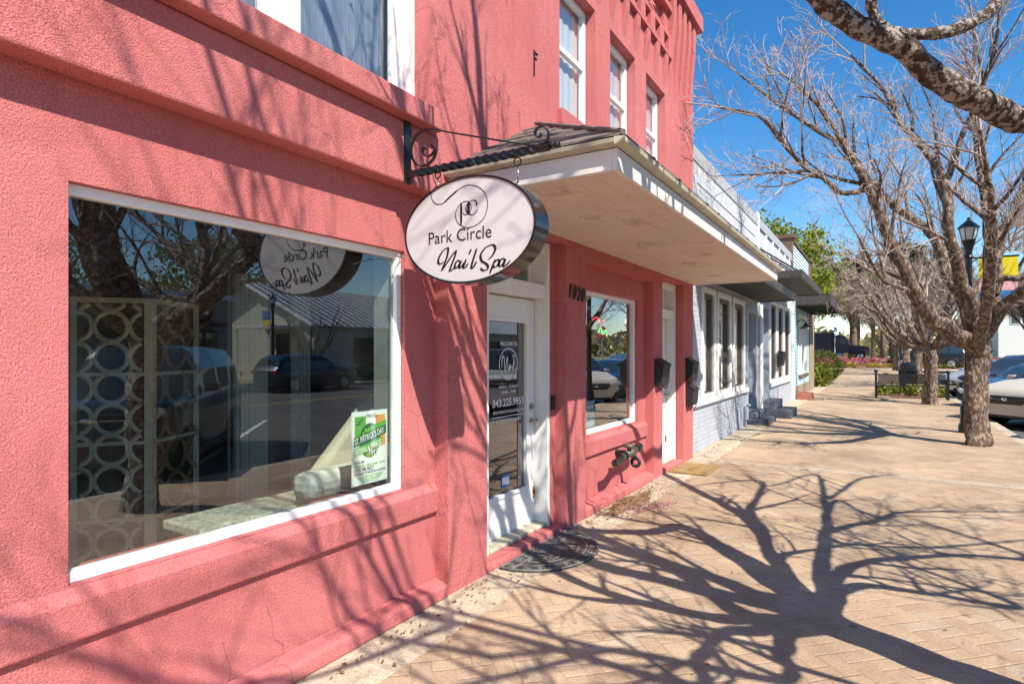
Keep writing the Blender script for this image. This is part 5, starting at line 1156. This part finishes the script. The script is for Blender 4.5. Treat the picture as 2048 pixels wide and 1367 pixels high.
# street lamps with banners
m_lampglass = mat('frosted_lamp_glass', (.75, .75, .72), .3, .05, 4); m_byel = mat('banner_yellow', (.75, .62, .02), .7, .08, 4); m_bpink = mat('banner_pink', (.72, .38, .40), .7, .3, 12); m_bblue = mat('banner_blue', (.05, .17, .45), .7, .1, 4)
def lamp(x, y, label, side=1, rz=0, h=3.82, cols=(m_byel, m_bpink, m_bblue)):
    z = gz(y) if x < 15 else 0
    t = thing('street_lamp', label, 'street lamp', (x, y, z), rz, 'black lantern street lamps')
    b = MB(); b.lathe([(.17, 0), (.17, .15), (.14, .2), (.14, .5), (.10, .6), (.08, .7), (.068, 1.2), (.06, h - .36), (.085, h - .34), (.062, h - .30), (.062, h - .22), (.10, h - .08), (.12, h)], (0, 0, 0), 14); b.build('post', m_black, t, smooth=True, angle=R(40))
    b = MB(); b.lathe([(.10, h), (.15, h + .24), (.11, h + .24), (.08, h)], (0, 0, 0), 6); l_ = b.build('lantern', m_lampglass, t)
    b = MB(); b.lathe([(.19, h + .24), (.18, h + .26), (.08, h + .36), (.03, h + .40), (.03, h + .44), (.005, h + .46)], (0, 0, 0), 6)
    for k in range(6):
        a = 2 * math.pi * k / 6; b.tube([(.105 * math.cos(a), .105 * math.sin(a), h), (.155 * math.cos(a), .155 * math.sin(a), h + .24)], .009, 4)
    b.build('lantern_cap', m_black, l_)
    for zz in (h - .36, h - 1.20):
        b = MB(); b.tube([(0, 0, zz), (side * .78, 0, zz)], .016, 6); b.build('banner_arm', m_black, t)
    xs = sorted((side * .16, side * .76))
    b = MB(); b.box(xs[0], xs[1], -.006, .006, h - 1.185, h - .375); bn_ = b.build('banner', cols[0], t)
    b = MB(); b.box(xs[0] + .001, xs[1] - .001, -.008, .008, h - 1.02, h - .78); b.build('banner_stripe', cols[1], bn_)
    b = MB(); b.box(xs[0] + .001, xs[1] - .001, -.008, .008, h - 1.184, h - 1.02); b.build('banner_stripe', cols[2], bn_)
    xm = (xs[0] + xs[1]) / 2; b = MB()
    b.poly([(xm + (.04 if k % 2 else (.27 if k in (2, 6) else .24)) * math.cos(.35 + 2.44 * k / 8), -.0085, h - .77 + (.05 if k % 2 else .32) * math.sin(.35 + 2.44 * k / 8)) for k in range(9)] + [(xm, -.0085, h - .775)])
    b.build('banner_print', m_ink, bn_)
    return t
lamp(1.5, 14.9, 'black lantern street lamp with yellow banner behind the large bare tree', 1, 0)
lamp(1.9, 46.5, 'distant black lantern street lamp near the flower bed', 1, .2)
lamp(19.2, 18.2, 'black lantern street lamp with blue banner across the road, seen in window reflection', 1, 0, 3.9, (m_bblue, m_byel, m_bpink))

# ------------------------------------------------------------------ vehicles
m_carglass = mat('car_window_glass', (.03, .045, .05), .05, .2, 1, spec=.9, coat=.6)
m_tyre = mat('tyre_rubber', (.02, .02, .02), .8, .2, 20); m_rim = mat('alloy_rim', (.45, .46, .48), .3, .1, 8, metal=.8); m_trim = mat('dark_car_trim', (.03, .03, .032), .5, .1, 8); m_lens = mat('headlight_lens', (.55, .58, .6), .08, .1, 6, spec=.9); m_red = mat('tail_light', (.35, .015, .015), .15, .1, 6); m_chr = mat('bright_chrome', (.6, .6, .62), .15, .05, 6, metal=1)
def paint(name, c, metal=.3): return mat(name, c, .3, .02, 2, coat=.8, metal=metal, spec=.5)
def lerp_tab(tab, x):
    for (a, va), (c, vc) in zip(tab, tab[1:]):
        if a <= x <= c:
            t = (x - a) / (c - a); t = t * t * (3 - 2 * t) if False else t; return va + (vc - va) * t
    return tab[0][1] if x < tab[0][0] else tab[-1][1]
SUV = dict(L=2.35, w=.93, top=[(-2.35, .95), (-2.28, 1.02), (-2.05, 1.45), (-1.75, 1.62), (-.6, 1.68), (.25, 1.64), (.55, 1.52), (1.15, 1.09), (1.4, 1.05), (2.0, .95), (2.2, .87), (2.3, .75), (2.35, .6)], belt=1.03, cowl=1.12, rf=.35, rr=-1.95, clr=.22)
SEDAN = dict(L=2.4, w=.91, top=[(-2.4, .85), (-2.35, 1.02), (-1.75, 1.08), (-1.0, 1.38), (-.3, 1.45), (.2, 1.42), (.5, 1.32), (1.1, .98), (1.4, .94), (2.05, .82), (2.25, .74), (2.36, .62), (2.4, .52)], belt=.94, cowl=1.05, rf=.3, rr=-.95, clr=.17)
BOXY = dict(L=2.3, w=.93, top=[(-2.3, 1.1), (-2.28, 1.75), (-2.2, 1.82), (-.5, 1.85), (.5, 1.82), (.62, 1.72), (.95, 1.20), (1.05, 1.18), (2.0, 1.12), (2.2, 1.06), (2.28, .95), (2.3, .7)], belt=1.14, cowl=.93, rf=.52, rr=-2.22, clr=.26)
def car(name, label, cat, loc, heading, cfg, pm, group='cars parked at the kerb', grille=True, trimlow=True, lights='wide'):
    t = thing(name, label, cat, loc, heading, group); L, w = cfg['L'], cfg['w']; n = 64
    body, gl = MB(), MB(); rows = []
    xs = [-L + 2 * L * i / n for i in range(n + 1)]
    for x in xs:
        zt = lerp_tab(cfg['top'], x); e = abs(x) / L
        ww = w * (1 - .05 * e ** 2 - (.30 * max(0, (e - .86) / .14) ** 2.0 if x > 0 else .2 * max(0, (e - .9) / .1) ** 2.0))
        zb = cfg['clr'] + (.10 * max(0, (e - .85) / .15) ** 1.5)
        belt = min(cfg['belt'] + .02 * (-x / L), zt - .015); gh = zt - belt
        if gh > .08: top = [(ww * .955, belt), (ww * .955 - min(.05, gh * .3) * 1.2, belt + gh * .5), (ww * .955 - gh * .30 - .03, zt - .055), (ww * .62, zt - .008), (0, zt + .012)]
        else: top = [(ww * .965, belt - .02), (ww * .92, zt - .012), (ww * .8, zt), (ww * .5, zt + .012), (0, zt + .018)]
        mid = zb + (top[0][1] - zb) * .55
        rows.append([(x, y, z) for y, z in [(0, zb), (ww * .86, zb), (ww * .96, zb + .09), (ww, mid), (ww * .99, top[0][1] - .07)] + top])
    m = len(rows[0])
    for sgn in (1, -1):
        nb = len(body.v)
        for r_ in rows: body.v += [(p[0], p[1] * sgn, p[2]) for p in r_]
        for i in range(n):
            xm = (xs[i] + xs[i + 1]) / 2; zt = lerp_tab(cfg['top'], xm); gh = zt - cfg['belt']
            for j in range(m - 1):
                a, c = nb + i * m + j, nb + (i + 1) * m + j; q = (a, c, c + 1, a + 1) if sgn < 0 else (a, a + 1, c + 1, c)
                side = j in (5, 6) and gh > .20 and cfg['rr'] < xm < cfg['cowl'] - .12 and not any(abs(xm - pz) < .05 for pz in (-.35, -1.28))
                ws = j in (7, 8) and cfg['rf'] < xm < cfg['cowl'] and gh > .06
                rw = j in (7, 8) and xm < cfg['rr'] + .02 and gh > .08
                if side or ws or rw: gl.quad(*[body.v[k] for k in q])
                else: body.f.append(q)
        body.f.append(tuple(nb + j for j in (range(m) if sgn > 0 else range(m - 1, -1, -1)))); body.f.append(tuple(nb + n * m + j for j in (range(m - 1, -1, -1) if sgn > 0 else range(m))))
    body.build('body', pm, t, smooth=True, angle=R(32)); gl.build('windows', m_carglass, t, smooth=True, angle=R(32))
    wr = .34 if cfg is not SEDAN else .325
    for wx in (L * .60, -L * .62):
        for sg_ in (1, -1):
            y = sg_ * (w - .09)
            b = MB(); b.lathe([(wr * .6, -.11), (wr * .93, -.11), (wr, -.07), (wr, .07), (wr * .93, .11), (wr * .6, .11)], (wx, y, wr), 28, 1); ty = b.build('wheel', m_tyre, t, smooth=True, angle=R(35))
            b = MB(); b.lathe([(wr * .66, sg_ * .112), (wr * .62, sg_ * .118), (wr * .56, sg_ * .09), (wr * .1, sg_ * .10), (.03, sg_ * .115)][::sg_], (wx, y, wr), 20, 1)
            for k in range(5):
                a = 2 * math.pi * k / 5; b.tube([(wx + .05 * math.cos(a), y + sg_ * .112, wr + .05 * math.sin(a)), (wx + wr * .6 * math.cos(a), y + sg_ * .112, wr + wr * .6 * math.sin(a))], .028, 5)
            b.build('rim', m_rim, ty)
            b = MB(); pts = [(wx + (wr + .05) * math.cos(a), sg_ * (w - .012), wr + (wr + .05) * math.sin(a)) for a in [math.pi * i / 14 - .1 for i in range(15)]]; b.tube(pts, .035, 6); b.build('wheel_arch', m_trim, t, smooth=True)
            b = MB(); b.lathe([(wr + .035, 0), (wr + .03, sg_ * .004)], (wx, sg_ * (w + .001), wr), 24, 1); b.build('arch_shadow_gap', m_trim, t) if False else None
    zf = lerp_tab(cfg['top'], L - .12)
    if grille:
        b = MB(); gw = w * .50; b.prism([(-gw, zf - .08), (gw, zf - .08), (gw * 1.04, zf - .17), (gw * .78, zf - .27), (-gw * .78, zf - .27), (-gw * 1.04, zf - .17)], 0, L - .06, L + .012); g_ = b.build('grille', m_trim, t, bevel=.01)
        b = MB(); b.tube([(L + .016, -gw * .95, zf - .15), (L + .018, 0, zf - .165), (L + .016, gw * .95, zf - .15)], .011, 6); b.ball((L + .02, 0, zf - .155), (.012, .075, .04)); b.build('chrome_bar', m_chr, g_)
    for sg_ in (1, -1):
        b = MB(); b.prism([(sg_ * w * .52, zf - .09), (sg_ * w * .86, zf - .02), (sg_ * w * .90, zf - .08), (sg_ * w * .80, zf - .17), (sg_ * w * .55, zf - .16)][::sg_], 0, L - .42, L - .045); b.build('headlight', m_lens, t, bevel=.012)
        b = MB(); b.prism([(sg_ * w * .55, .42), (sg_ * w * .9, .50), (sg_ * w * .86, .34), (sg_ * w * .58, .32)][::sg_], 0, L - .3, L - .02); b.build('fog_light_surround', m_trim, t, bevel=.01)
        b = MB(); b.box(cfg['cowl'] - .42, cfg['cowl'] - .28, min(sg_ * (w - .02), sg_ * (w + .17)), max(sg_ * (w - .02), sg_ * (w + .17)), cfg['belt'] + .02, cfg['belt'] + .15); b.build('mirror', pm, t, bevel=.03)
        b = MB(); b.box(-L - .01, -L + .25, min(sg_ * w * .6, sg_ * w * .9), max(sg_ * w * .6, sg_ * w * .9), .82, .98); b.build('tail_light', m_red, t, bevel=.02)
    b = MB(); b.box(L - .25, L - .005, -w * .72, w * .72, cfg['clr'] + .03, cfg['clr'] + .16); b.build('bumper', m_trim, t, bevel=.03)
    if trimlow:
        b = MB(); b.box(-L * .5, L * .48, -w - .006, w + .006, cfg['clr'] - .02, cfg['clr'] + .10); b.build('sill_cladding', m_trim, t, bevel=.02)
    return t
HD = R(225); GR = 'cars parked at the kerb'
def park(nose_x, nose_y, cfg): return (nose_x + cfg['L'] * .7071, nose_y + cfg['L'] * .7071, -.148)
car('parked_car', 'cream white crossover with black grille parked nose to the kerb behind the tree', 'car', park(2.42, 17.5, SUV), HD, SUV, mat('cream_car_paint', (.56, .50, .41), .42, .02, 2, coat=.15))
car('parked_car', 'black sedan parked between the cream crossover and the dark suv', 'car', park(2.5, 21.6, SEDAN), HD, SEDAN, paint('black_car_paint', (.012, .013, .017), .1), trimlow=False)
car('parked_car', 'dark maroon suv with tall roof parked behind the black sedan', 'car', park(2.75, 25.4, SUV), HD, SUV, paint('maroon_car_paint', (.05, .022, .026), .3))
car('parked_car', 'silver sedan with v shaped grille parked beyond the bench', 'car', park(2.4, 29.3, SEDAN), HD, SEDAN, paint('silver_car_paint', (.60, .61, .62), .4), trimlow=False)
car('parked_car', 'white boxy off road car mirrored in the nail salon door', 'car', park(3.3, 13.6, BOXY), HD, BOXY, paint('white_car_paint', (.68, .67, .63), .1))
car('parked_car', 'black boxy off road car mirrored in the big window', 'car', park(3.0, 3.5, BOXY), HD, BOXY, paint('jet_car_paint', (.012, .012, .013), .1))
car('parked_car', 'dark blue hatchback parked across the road before the pale building', 'car', (17.5, 18.8, -.148), R(90), SUV, paint('navy_car_paint', (.02, .035, .07), .3), group=None)
car('passing_suv', 'black suv driving past beyond the row of trees', 'car', (2.9, 52.0, gz(52)), R(170), SUV, paint('glossy_black_paint', (.014, .015, .018), .1), group=None)
# semi tractor
tk = thing('semi_truck', 'black semi truck tractor with sleeper cab and chrome stack on the far road', 'truck', (-3.3, 66, gz(66)), R(0)); tk.scale = (.82, .82, .82)
m_navy = paint('midnight_truck_paint', (.012, .014, .03), .2)
b = MB(); b.prism([(-2.9, .9), (-.4, .9), (-.4, 3.1), (-.7, 3.3), (-2.9, 3.25)], 1, -1.15, 1.15); b.build('sleeper', m_navy, tk, bevel=.06)
b = MB(); b.prism([(-.398, .9), (1.0, .9), (1.0, 1.95), (.55, 2.9), (-.398, 3.05)], 1, -1.1, 1.1); b.build('cab', m_navy, tk, bevel=.06)
b = MB(); b.prism([(1.0, .75), (2.95, .7), (3.05, 1.0), (2.95, 1.62), (1.0, 1.88)], 1, -.85, .85); b.build('hood', m_navy, tk, bevel=.08)
b = MB(); b.poly([(1.02, -.95, 2.0), (1.02, .95, 2.0), (.60, .95, 2.82), (.60, -.95, 2.82)]); b.build('windshield', m_carglass, tk)
for sg_ in (1, -1):
    b = MB(); b.prism([(.0, 1.95), (.75, 1.95), (.45, 2.6), (.0, 2.65)], 1, min(sg_ * 1.09, sg_ * 1.112), max(sg_ * 1.09, sg_ * 1.112)); b.build('side_window', m_carglass, tk)
    b = MB(); b.tube([(-.45, sg_ * 1.25, .9), (-.45, sg_ * 1.25, 3.9)], .09, 10); b.build('exhaust_stack', m_chr, tk, smooth=True)
    b = MB(); b.tube([(-1.5, sg_ * .95, .62), (.3, sg_ * .95, .62)], .32, 14); b.build('fuel_tank', m_chr, tk, smooth=True, angle=R(40))
    b = MB(); b.prism([(1.5, .95), (1.75, 1.15), (2.4, 1.15), (2.9, .95), (3.0, .6), (2.75, .6), (2.5, 1.0), (1.8, 1.0), (1.55, .7)], 1, min(sg_ * .84, sg_ * 1.18), max(sg_ * .84, sg_ * 1.18)); b.build('fender', m_navy, tk, bevel=.03)
    for wx in (2.1, -3.0, -4.2):
        b = MB(); b.lathe([(.3, -.15), (.5, -.14), (.52, 0), (.5, .14), (.3, .15)], (wx, sg_ * .98, .52), 22, 1); wq = b.build('wheel', m_tyre, tk, smooth=True, angle=R(35))
        b = MB(); b.lathe([(.32, sg_ * .152), (.3, sg_ * .158), (.12, sg_ * .17), (.05, sg_ * .2)][::sg_], (wx, sg_ * .98, .52), 18, 1); b.build('rim', m_chr, wq, smooth=True)
b = MB(); b.box(2.98, 3.1, -.9, .9, .45, .8); b.build('bumper', m_chr, tk, bevel=.03)
b = MB(); b.box(-4.9, -2.9, -.45, .45, .75, .95); b.build('chassis', m_trim, tk)
b = MB(); b.box(3.0, 3.06, -.45, .45, .85, 1.5); b.build('grille', m_chr, tk, bevel=.02)

# ------------------------------------------------------------------ planting beyond, far trees
def shrub(label, c, rx, rz, n, s, m, seed):
    rng = random.Random(seed); root = thing('shrub', label, 'shrub', (c[0], c[1], gz(c[1]) - .02)); b = MB()
    for i in range(n):
        v = rv(rng); q = (.72 + .28 * rng.random()) * (1 + .16 * noise.noise(v * 2.2)); p = Vector((v.x * rx * q, v.y * rx * q, rz * .95 + v.z * rz * q))
        if p.z < .03: continue
        a = (v + rv(rng) * .8).normalized(); t = a.cross(rv(rng)).normalized(); k = s * rng.uniform(.6, 1.3); b.quad(p - t * k * .4, p + a * k * .5 - t * k * .3, p + a * k, p + a * k * .5 + t * k * .4)
    b.build('foliage', m, root); st = MB()
    for k in range(5): a = k * 1.26; st.tube([(0, 0, 0), (rx * .4 * math.cos(a), rx * .4 * math.sin(a), rz)], .025, 5)
    st.build('stem', m_brown, root); return root
shrub('dense round olive green clipped bush past the teal shop', (-2.55, 35.0), .95, .82, 3600, .09, m_shrub, 1)
shrub('small bright yellow green plant in front of the round bush', (-2.45, 31.2), .48, .46, 420, .20, m_bright, 2)
shrub('low clipped hedge before the shaded wall of the pale building across the road', (21.0, 26.5), .9, .5, 1600, .1, m_shrub, 4)
o = blob('planting_border', -2.7, 34.0, .8, 3.6, gz(33) + .02, m_mulch, 8).build('planting_border', m_mulch); o['kind'] = 'stuff'
b = MB(); rg = random.Random(9)
b.prism([(50.4, gz(50.4) - .05), (51.2, gz(51) + .12), (53.2, gz(53) + .16), (53.9, gz(53.9) - .05)], 0, -9, 9); o = b.build('flower_bed', m_mulch); o['kind'] = 'structure'
for nme, m, (ya, yb), zz, nn, s_ in (('yellow_flowers', m_fyel, (50.7, 51.6), .14, 1500, .10), ('red_flowers', m_fred, (51.4, 53.2), .22, 3200, .14), ('flower_leaves', m_bright, (50.6, 53.3), .08, 2600, .13)):
    b = MB()
    for i in range(nn):
        x = rg.uniform(-8.5, 8.6); y = rg.uniform(ya, yb)
        if noise.noise((x * .8, y * .5, 3)) < -.25: continue
        p = Vector((x, y, gz(y) + .1 + rg.random() * zz * 2 + (.15 if 'red' in nme else 0))); a, c = rv(rg) * s_ * .5, rv(rg) * s_ * .5; b.quad(p - a, p - c, p + a, p + c)
    o = b.build(nme, m); o['kind'] = 'stuff'
def leafy(name, label, c, h, cr, n, s, m, seed, tr=.2, cz=.6, sq=.75, clumps=26, grp=None, bare=False):
    rng = random.Random(seed); z0 = gz(c[1]) - .05; root = thing(name, label, 'tree', (c[0], c[1], z0), 0, grp); t = MB(); t.tube([(0, 0, 0), (tr * .3, 0, h * .25), (0, tr * .4, h * .5), (0, 0, h * .8)], [tr * 1.3, tr, tr * .75, tr * .25], 10)
    f = MB(); cl = []
    for i in range(clumps):
        v = rv(rng) * (rng.random() ** .45); cl.append((Vector((v.x * cr, v.y * cr, h * cz + v.z * h * (1 - cz) * .95)), cr * rng.uniform(.22, .42)))
        e = cl[-1][0]; t.tube([(0, 0, h * cz * rng.uniform(.45, .8)), tuple(e * .55 + Vector((0, 0, h * cz * .35))), tuple(e)], [tr * .4, tr * .22, tr * .06], 5, False)
    for i in range(n):
        p0, rr_ = rng.choice(cl); v = rv(rng) * rr_ * (rng.random() ** .5); p = p0 + Vector((v.x, v.y, v.z * sq)); a = rv(rng); t2 = a.cross(rv(rng)).normalized(); k = s * rng.uniform(.5, 1.3)
        if bare: f.quad(p, p + a * k * 2.4, p + a * k * 2.4 + t2 * s * .10, p + t2 * s * .10)
        else: f.quad(p - t2 * k * .4, p + a * k * .5 - t2 * k * .35, p + a * k, p + a * k * .5 + t2 * k * .4)
    t.build('trunk', m_bark, root, smooth=True); f.build('crown', m, root); return root
leafy('leafy_tree', 'tall fresh green leafy tree rising behind the teal shop', (-6.0, 46), 10.6, 4.3, 12500, .26, random_leaf, 2, .28, .58, .8, 46)
leafy('live_oak', 'dark olive spreading tree behind the semi truck', (-9, 72), 10.5, 6.0, 9000, .34, m_olive, 3, .4, .66, .7, 40)
leafy('live_oak', 'mixed green and brown tree above the semi truck cab', (-2.5, 73), 10, 4.6, 6500, .32, m_olive, 13, .35, .72, .6, 34)
TB = 'brown bare trees around the circle'
for i, (x, y, h, r_, lb) in enumerate([(-.5, 58, 7.5, 3.6, 'brown twiggy tree over the flower bed'), (-6.8, 57, 8, 3.6, 'brown twiggy tree just right of the teal shop'), (4.6, 60, 8, 4, 'brown twiggy tree behind the black passing suv'), (9, 56, 7, 3.8, 'brown twiggy tree behind the parked cars'), (14, 63, 8.5, 4.5, 'brown twiggy tree at the far right')]):
    leafy('bare_tree', lb, (x, y), h, r_, 9500, .26, m_drywood, 20 + i, .17, .74, .7, 36, TB, True)
PI_ = 'tall pines beyond the road'
for i, (x, y, lb) in enumerate([(.2, 78, 'pine trunk left of the pale utility box'), (2.0, 80, 'leaning pine next to the pale utility box'), (1.1, 84, 'slim pine in the gap of pale sky'), (3.9, 79, 'pine trunk right of the utility box'), (-2.2, 80, 'pine behind the hood of the semi truck'), (6.2, 82, 'pine far right of the flower bed')]):
    leafy('pine_tree', lb, (x, y), 13, 2.4, 3600, .34, m_pine, 40 + i, .2, .72, .6, 18, PI_)
ub = thing('utility_box', 'pale green metal utility box on the grass verge', 'utility box', (2.3, 69, gz(69)))
b = MB(); b.box(-.5, .5, -.4, .4, 0, 1.05); b.build('cabinet', mat('pale_green_metal', (.5, .52, .40), .5, .06, 4), ub, bevel=.03)
b = MB(); b.box(-.03, .03, -.41, -.402, .1, .95); b.box(.1, .14, -.43, -.402, .5, .62); b.build('door_seam', m_trim, ub)
bp_ = thing('bollard', 'yellow post by the far road left of the semi truck', 'post', (-5.4, 60, gz(60)))
b = MB(); b.tube([(0, 0, 0), (0, 0, 2.1)], .09, 10); b.build('post', mat('yellow_paint', (.7, .45, .02), .5, .1, 5), bp_, smooth=True, angle=R(40)); b = MB(); b.ball((0, 0, 2.1), .09); b.build('cap', mat('yellow_cap', (.7, .45, .02), .5, .1, 5), bp_, smooth=True)
# the wood that closes the horizon
rg = random.Random(77); b = MB(); b2 = MB()
for i in range(15000):
    a = rg.uniform(-1.9, 2.3); rr_ = rg.uniform(98, 150); x, y = math.sin(a) * rr_, math.cos(a) * rr_ + 6; hmax = 4.2 + 2.5 * noise.noise((a * 6, 1, 0)) + 2 * noise.noise((a * 17, 5, 0)); z = hmax * rg.random() ** .8
    p = Vector((x, y, gz(y) + z - .3)); q, c = rv(rg) * .9, rv(rg) * .9; (b if rg.random() < .55 else b2).quad(p - q, p - c, p + q, p + c)
o = b.build('far_wood', m_olive); o['kind'] = 'stuff'; o = b2.build('far_bare_wood', m_drywood); o['kind'] = 'stuff'
# pale house on the right beyond the circle
hb = thing('pale_house', 'white two storey house half hidden by trees beyond the circle', 'building', (17, 97, gz(97)))
b = MB(); b.slab(-5, -4.8, -6, 6, 0, 6.2, []); b.box(-4.8, 5, -6, 6, 0, 6.2); b.build('wall', m_white, hb)
b = MB(); b.prism([(-6.6, 6.2), (6.6, 6.2), (0, 8.6)], 0, -5.5, 5.5); b.build('roof', m_shingle, hb)
for x in (-3.4, -1.0, 1.4, 3.8):
    for z in (3.9,):
        b = MB(); b.rframe(x - .5, x + .5, -6.08, -6.02, z, z + 1.5, .08) if False else b.box(x - .5, x + .5, -6.06, -6.002, z, z + 1.5); wn_ = b.build('window', m_white, hb); b = MB(); b.quad((x - .42, -6.065, z + .08), (x + .42, -6.065, z + .08), (x + .42, -6.065, z + 1.42), (x - .42, -6.065, z + 1.42)); b.build('pane', m_carglass, wn_)

# ------------------------------------------------------------------ across the road (seen in the windows)
oh = thing('stucco_hall', 'pale stucco hall with ribbed metal gable roof across the road', 'building', (26, 34, 0))
HI = m_cream
b = MB(); b.slab(-4.4, -4.2, 0, 0, 0, 0, []) if False else None
m_hall = mat('pale_hall_stucco', (.50, .49, .42), .85, .08, 2, .2, 60)
b = MB(); b.box(22, 34, 23, 52, 0, 3.3); b.prism([(22, 3.3), (34, 3.3), (28, 5.9)], 1, 23, 52); W(b, 'wall', m_hall, oh)
m_roofm = mat('ribbed_metal_roof', (.18, .22, .26), .35, .1, 3, metal=.3)
b = MB(); b.quad((21.5, 22.5, 3.09), (21.5, 52.4, 3.09), (28, 52.4, 5.92), (28, 22.5, 5.92)); b.quad((28, 22.5, 5.92), (28, 52.4, 5.92), (34.5, 52.4, 3.09), (34.5, 22.5, 3.09)); rf = W(b, 'roof', m_roofm, oh)
b = MB()
for i in range(50):
    y = 22.5 + i * .6; b.prism([(21.48, 3.10), (28, 5.935), (28, 5.99), (21.48, 3.155)], 1, y, y + .09)
b.build('standing_seam', m_white, rf)
b = MB(); b.prism([(21.45, 3.02), (28, 5.87), (34.5, 3.02), (34.5, 3.2), (28, 6.02), (21.45, 3.2)], 1, 22.38, 22.5); W(b, 'bargeboard', m_white, oh)
for y in (26, 29.5, 33, 37, 41):
    b = MB(); b.box(21.95, 21.998, y, y + 1.6, .95, 2.5); wn_ = W(b, 'window', m_bronze, oh); b = MB(); b.quad((21.945, y + .08, 1.03), (21.945, y + .08, 2.42), (21.945, y + 1.52, 2.42), (21.945, y + 1.52, 1.03)); b.build('pane', m_carglass, wn_)
b = MB(); b.box(24.2, 25.3, 22.96, 22.998, .5, 2.7); W(b, 'door', m_bronze, oh)
b = MB(); b.box(23.2, 26.3, 21.2, 22.99, 0, .48); b.box(23.5, 26.0, 20.8, 21.2, 0, .32); b.box(23.5, 26.0, 20.4, 20.8, 0, .16); W(b, 'porch', m_concrete, oh)
b = MB(); b.box(23.2, 23.35, 20.4, 21.9, 0, 1.2); W(b, 'porch_wall', m_white, oh)
b = MB(); b.box(23.2, 26.4, 20.9, 22.99, 2.95, 3.1); b.tube([(23.3, 21.1, .48), (23.3, 21.1, 2.95)], .06, 8); b.tube([(26.2, 21.1, .48), (26.2, 21.1, 2.95)], .06, 8); W(b, 'porch_roof', m_white, oh)
b2_ = thing('brick_shop', 'low shop with flat roof across the road left of the stucco hall', 'building', (25, 8, 0))
b = MB(); b.slab(22, 22.2, -8, 18, 0, 4.1, []); b.box(22.2, 34, -8, 18, 0, 4.1); W(b, 'wall', mat('tan_render', (.34, .28, .22), .9, .1, 2), b2_)
b = MB(); b.box(21.9, 22.3, -8.1, 18.1, 4.1, 4.35); W(b, 'coping', m_white, b2_)
b = MB(); b.box(20.6, 21.9, -7, 17, 2.8, 2.95); W(b, 'awning', m_awn2, b2_)
for y in (-6, -2.5, 1, 4.5, 8, 11.5, 15):
    b = MB(); b.box(21.94, 21.998, y, y + 2.2, .7, 2.6); wn_ = W(b, 'window', m_bronze, b2_); b = MB(); b.quad((21.935, y + .1, .8), (21.935, y + .1, 2.5), (21.935, y + 2.1, 2.5), (21.935, y + 2.1, .8)); b.build('pane', m_carglass, wn_)
dup(tree3, (19.9, 20.9, 0), 1.0, 'young bare tree in front of the pale hall across the road', 'bare trees across the road', (.62, .62, .62))
dup(tree3, (20.0, 8.0, 0), 2.0, 'bare tree in front of the low shop across the road', 'bare trees across the road', (.9, .9, .9))
leafy('live_oak', 'big evergreen tree behind the low shop across the road', (38, 14), 11, 6.0, 5200, .36, m_olive, 61, .4, .55, .7, 30)
leafy('live_oak', 'evergreen tree behind the stucco hall across the road', (42, 30), 12, 6.0, 5200, .36, m_olive, 62, .4, .55, .7, 30)
ss = thing('stop_sign', 'red octagonal stop sign mirrored in the second window', 'road sign', (9.6, 34.9, gz(34.9)))
b = blob('traffic_island', 9.6, 36, .9, 3.2, gz(36) + .02, m_concrete, 4); o = b.build('traffic_island', m_concrete); o['kind'] = 'structure'
b = MB(); b.tube([(0, 0, 0), (0, 0, 2.9)], .035, 8); b.build('post', m_coping, ss)
b = MB(); b.prism([(.38 * math.cos(R(22.5 + 45 * k)), 2.75 + .38 * math.sin(R(22.5 + 45 * k))) for k in range(8)], 1, -.055, -.04); pl = b.build('plate', mat('stop_red', (.5, .015, .02), .4, .05, 4), ss)
text('STOP', 'lettering', m_whiteink, pl, FNY(0, -.0565, 2.64), .22, .56, bold=.02)

wt = thing('water_tower', 'pale water tower mirrored behind the stop sign in the second window', 'tower', (106, 300, 0))
b = MB(); b.lathe([(2.2, 0), (1.5, 2), (1.3, 11), (2.6, 14), (3.6, 16), (3.4, 18), (2, 19.4), (.3, 20)], (0, 0, 0), 20); b.build('tank', m_white, wt, smooth=True)
b = MB(); b.lathe([(3.7, 15.6), (3.75, 15.6), (3.75, 16.4), (3.7, 16.4)], (0, 0, 0), 20); b.build('walkway_rail', m_coping, wt)
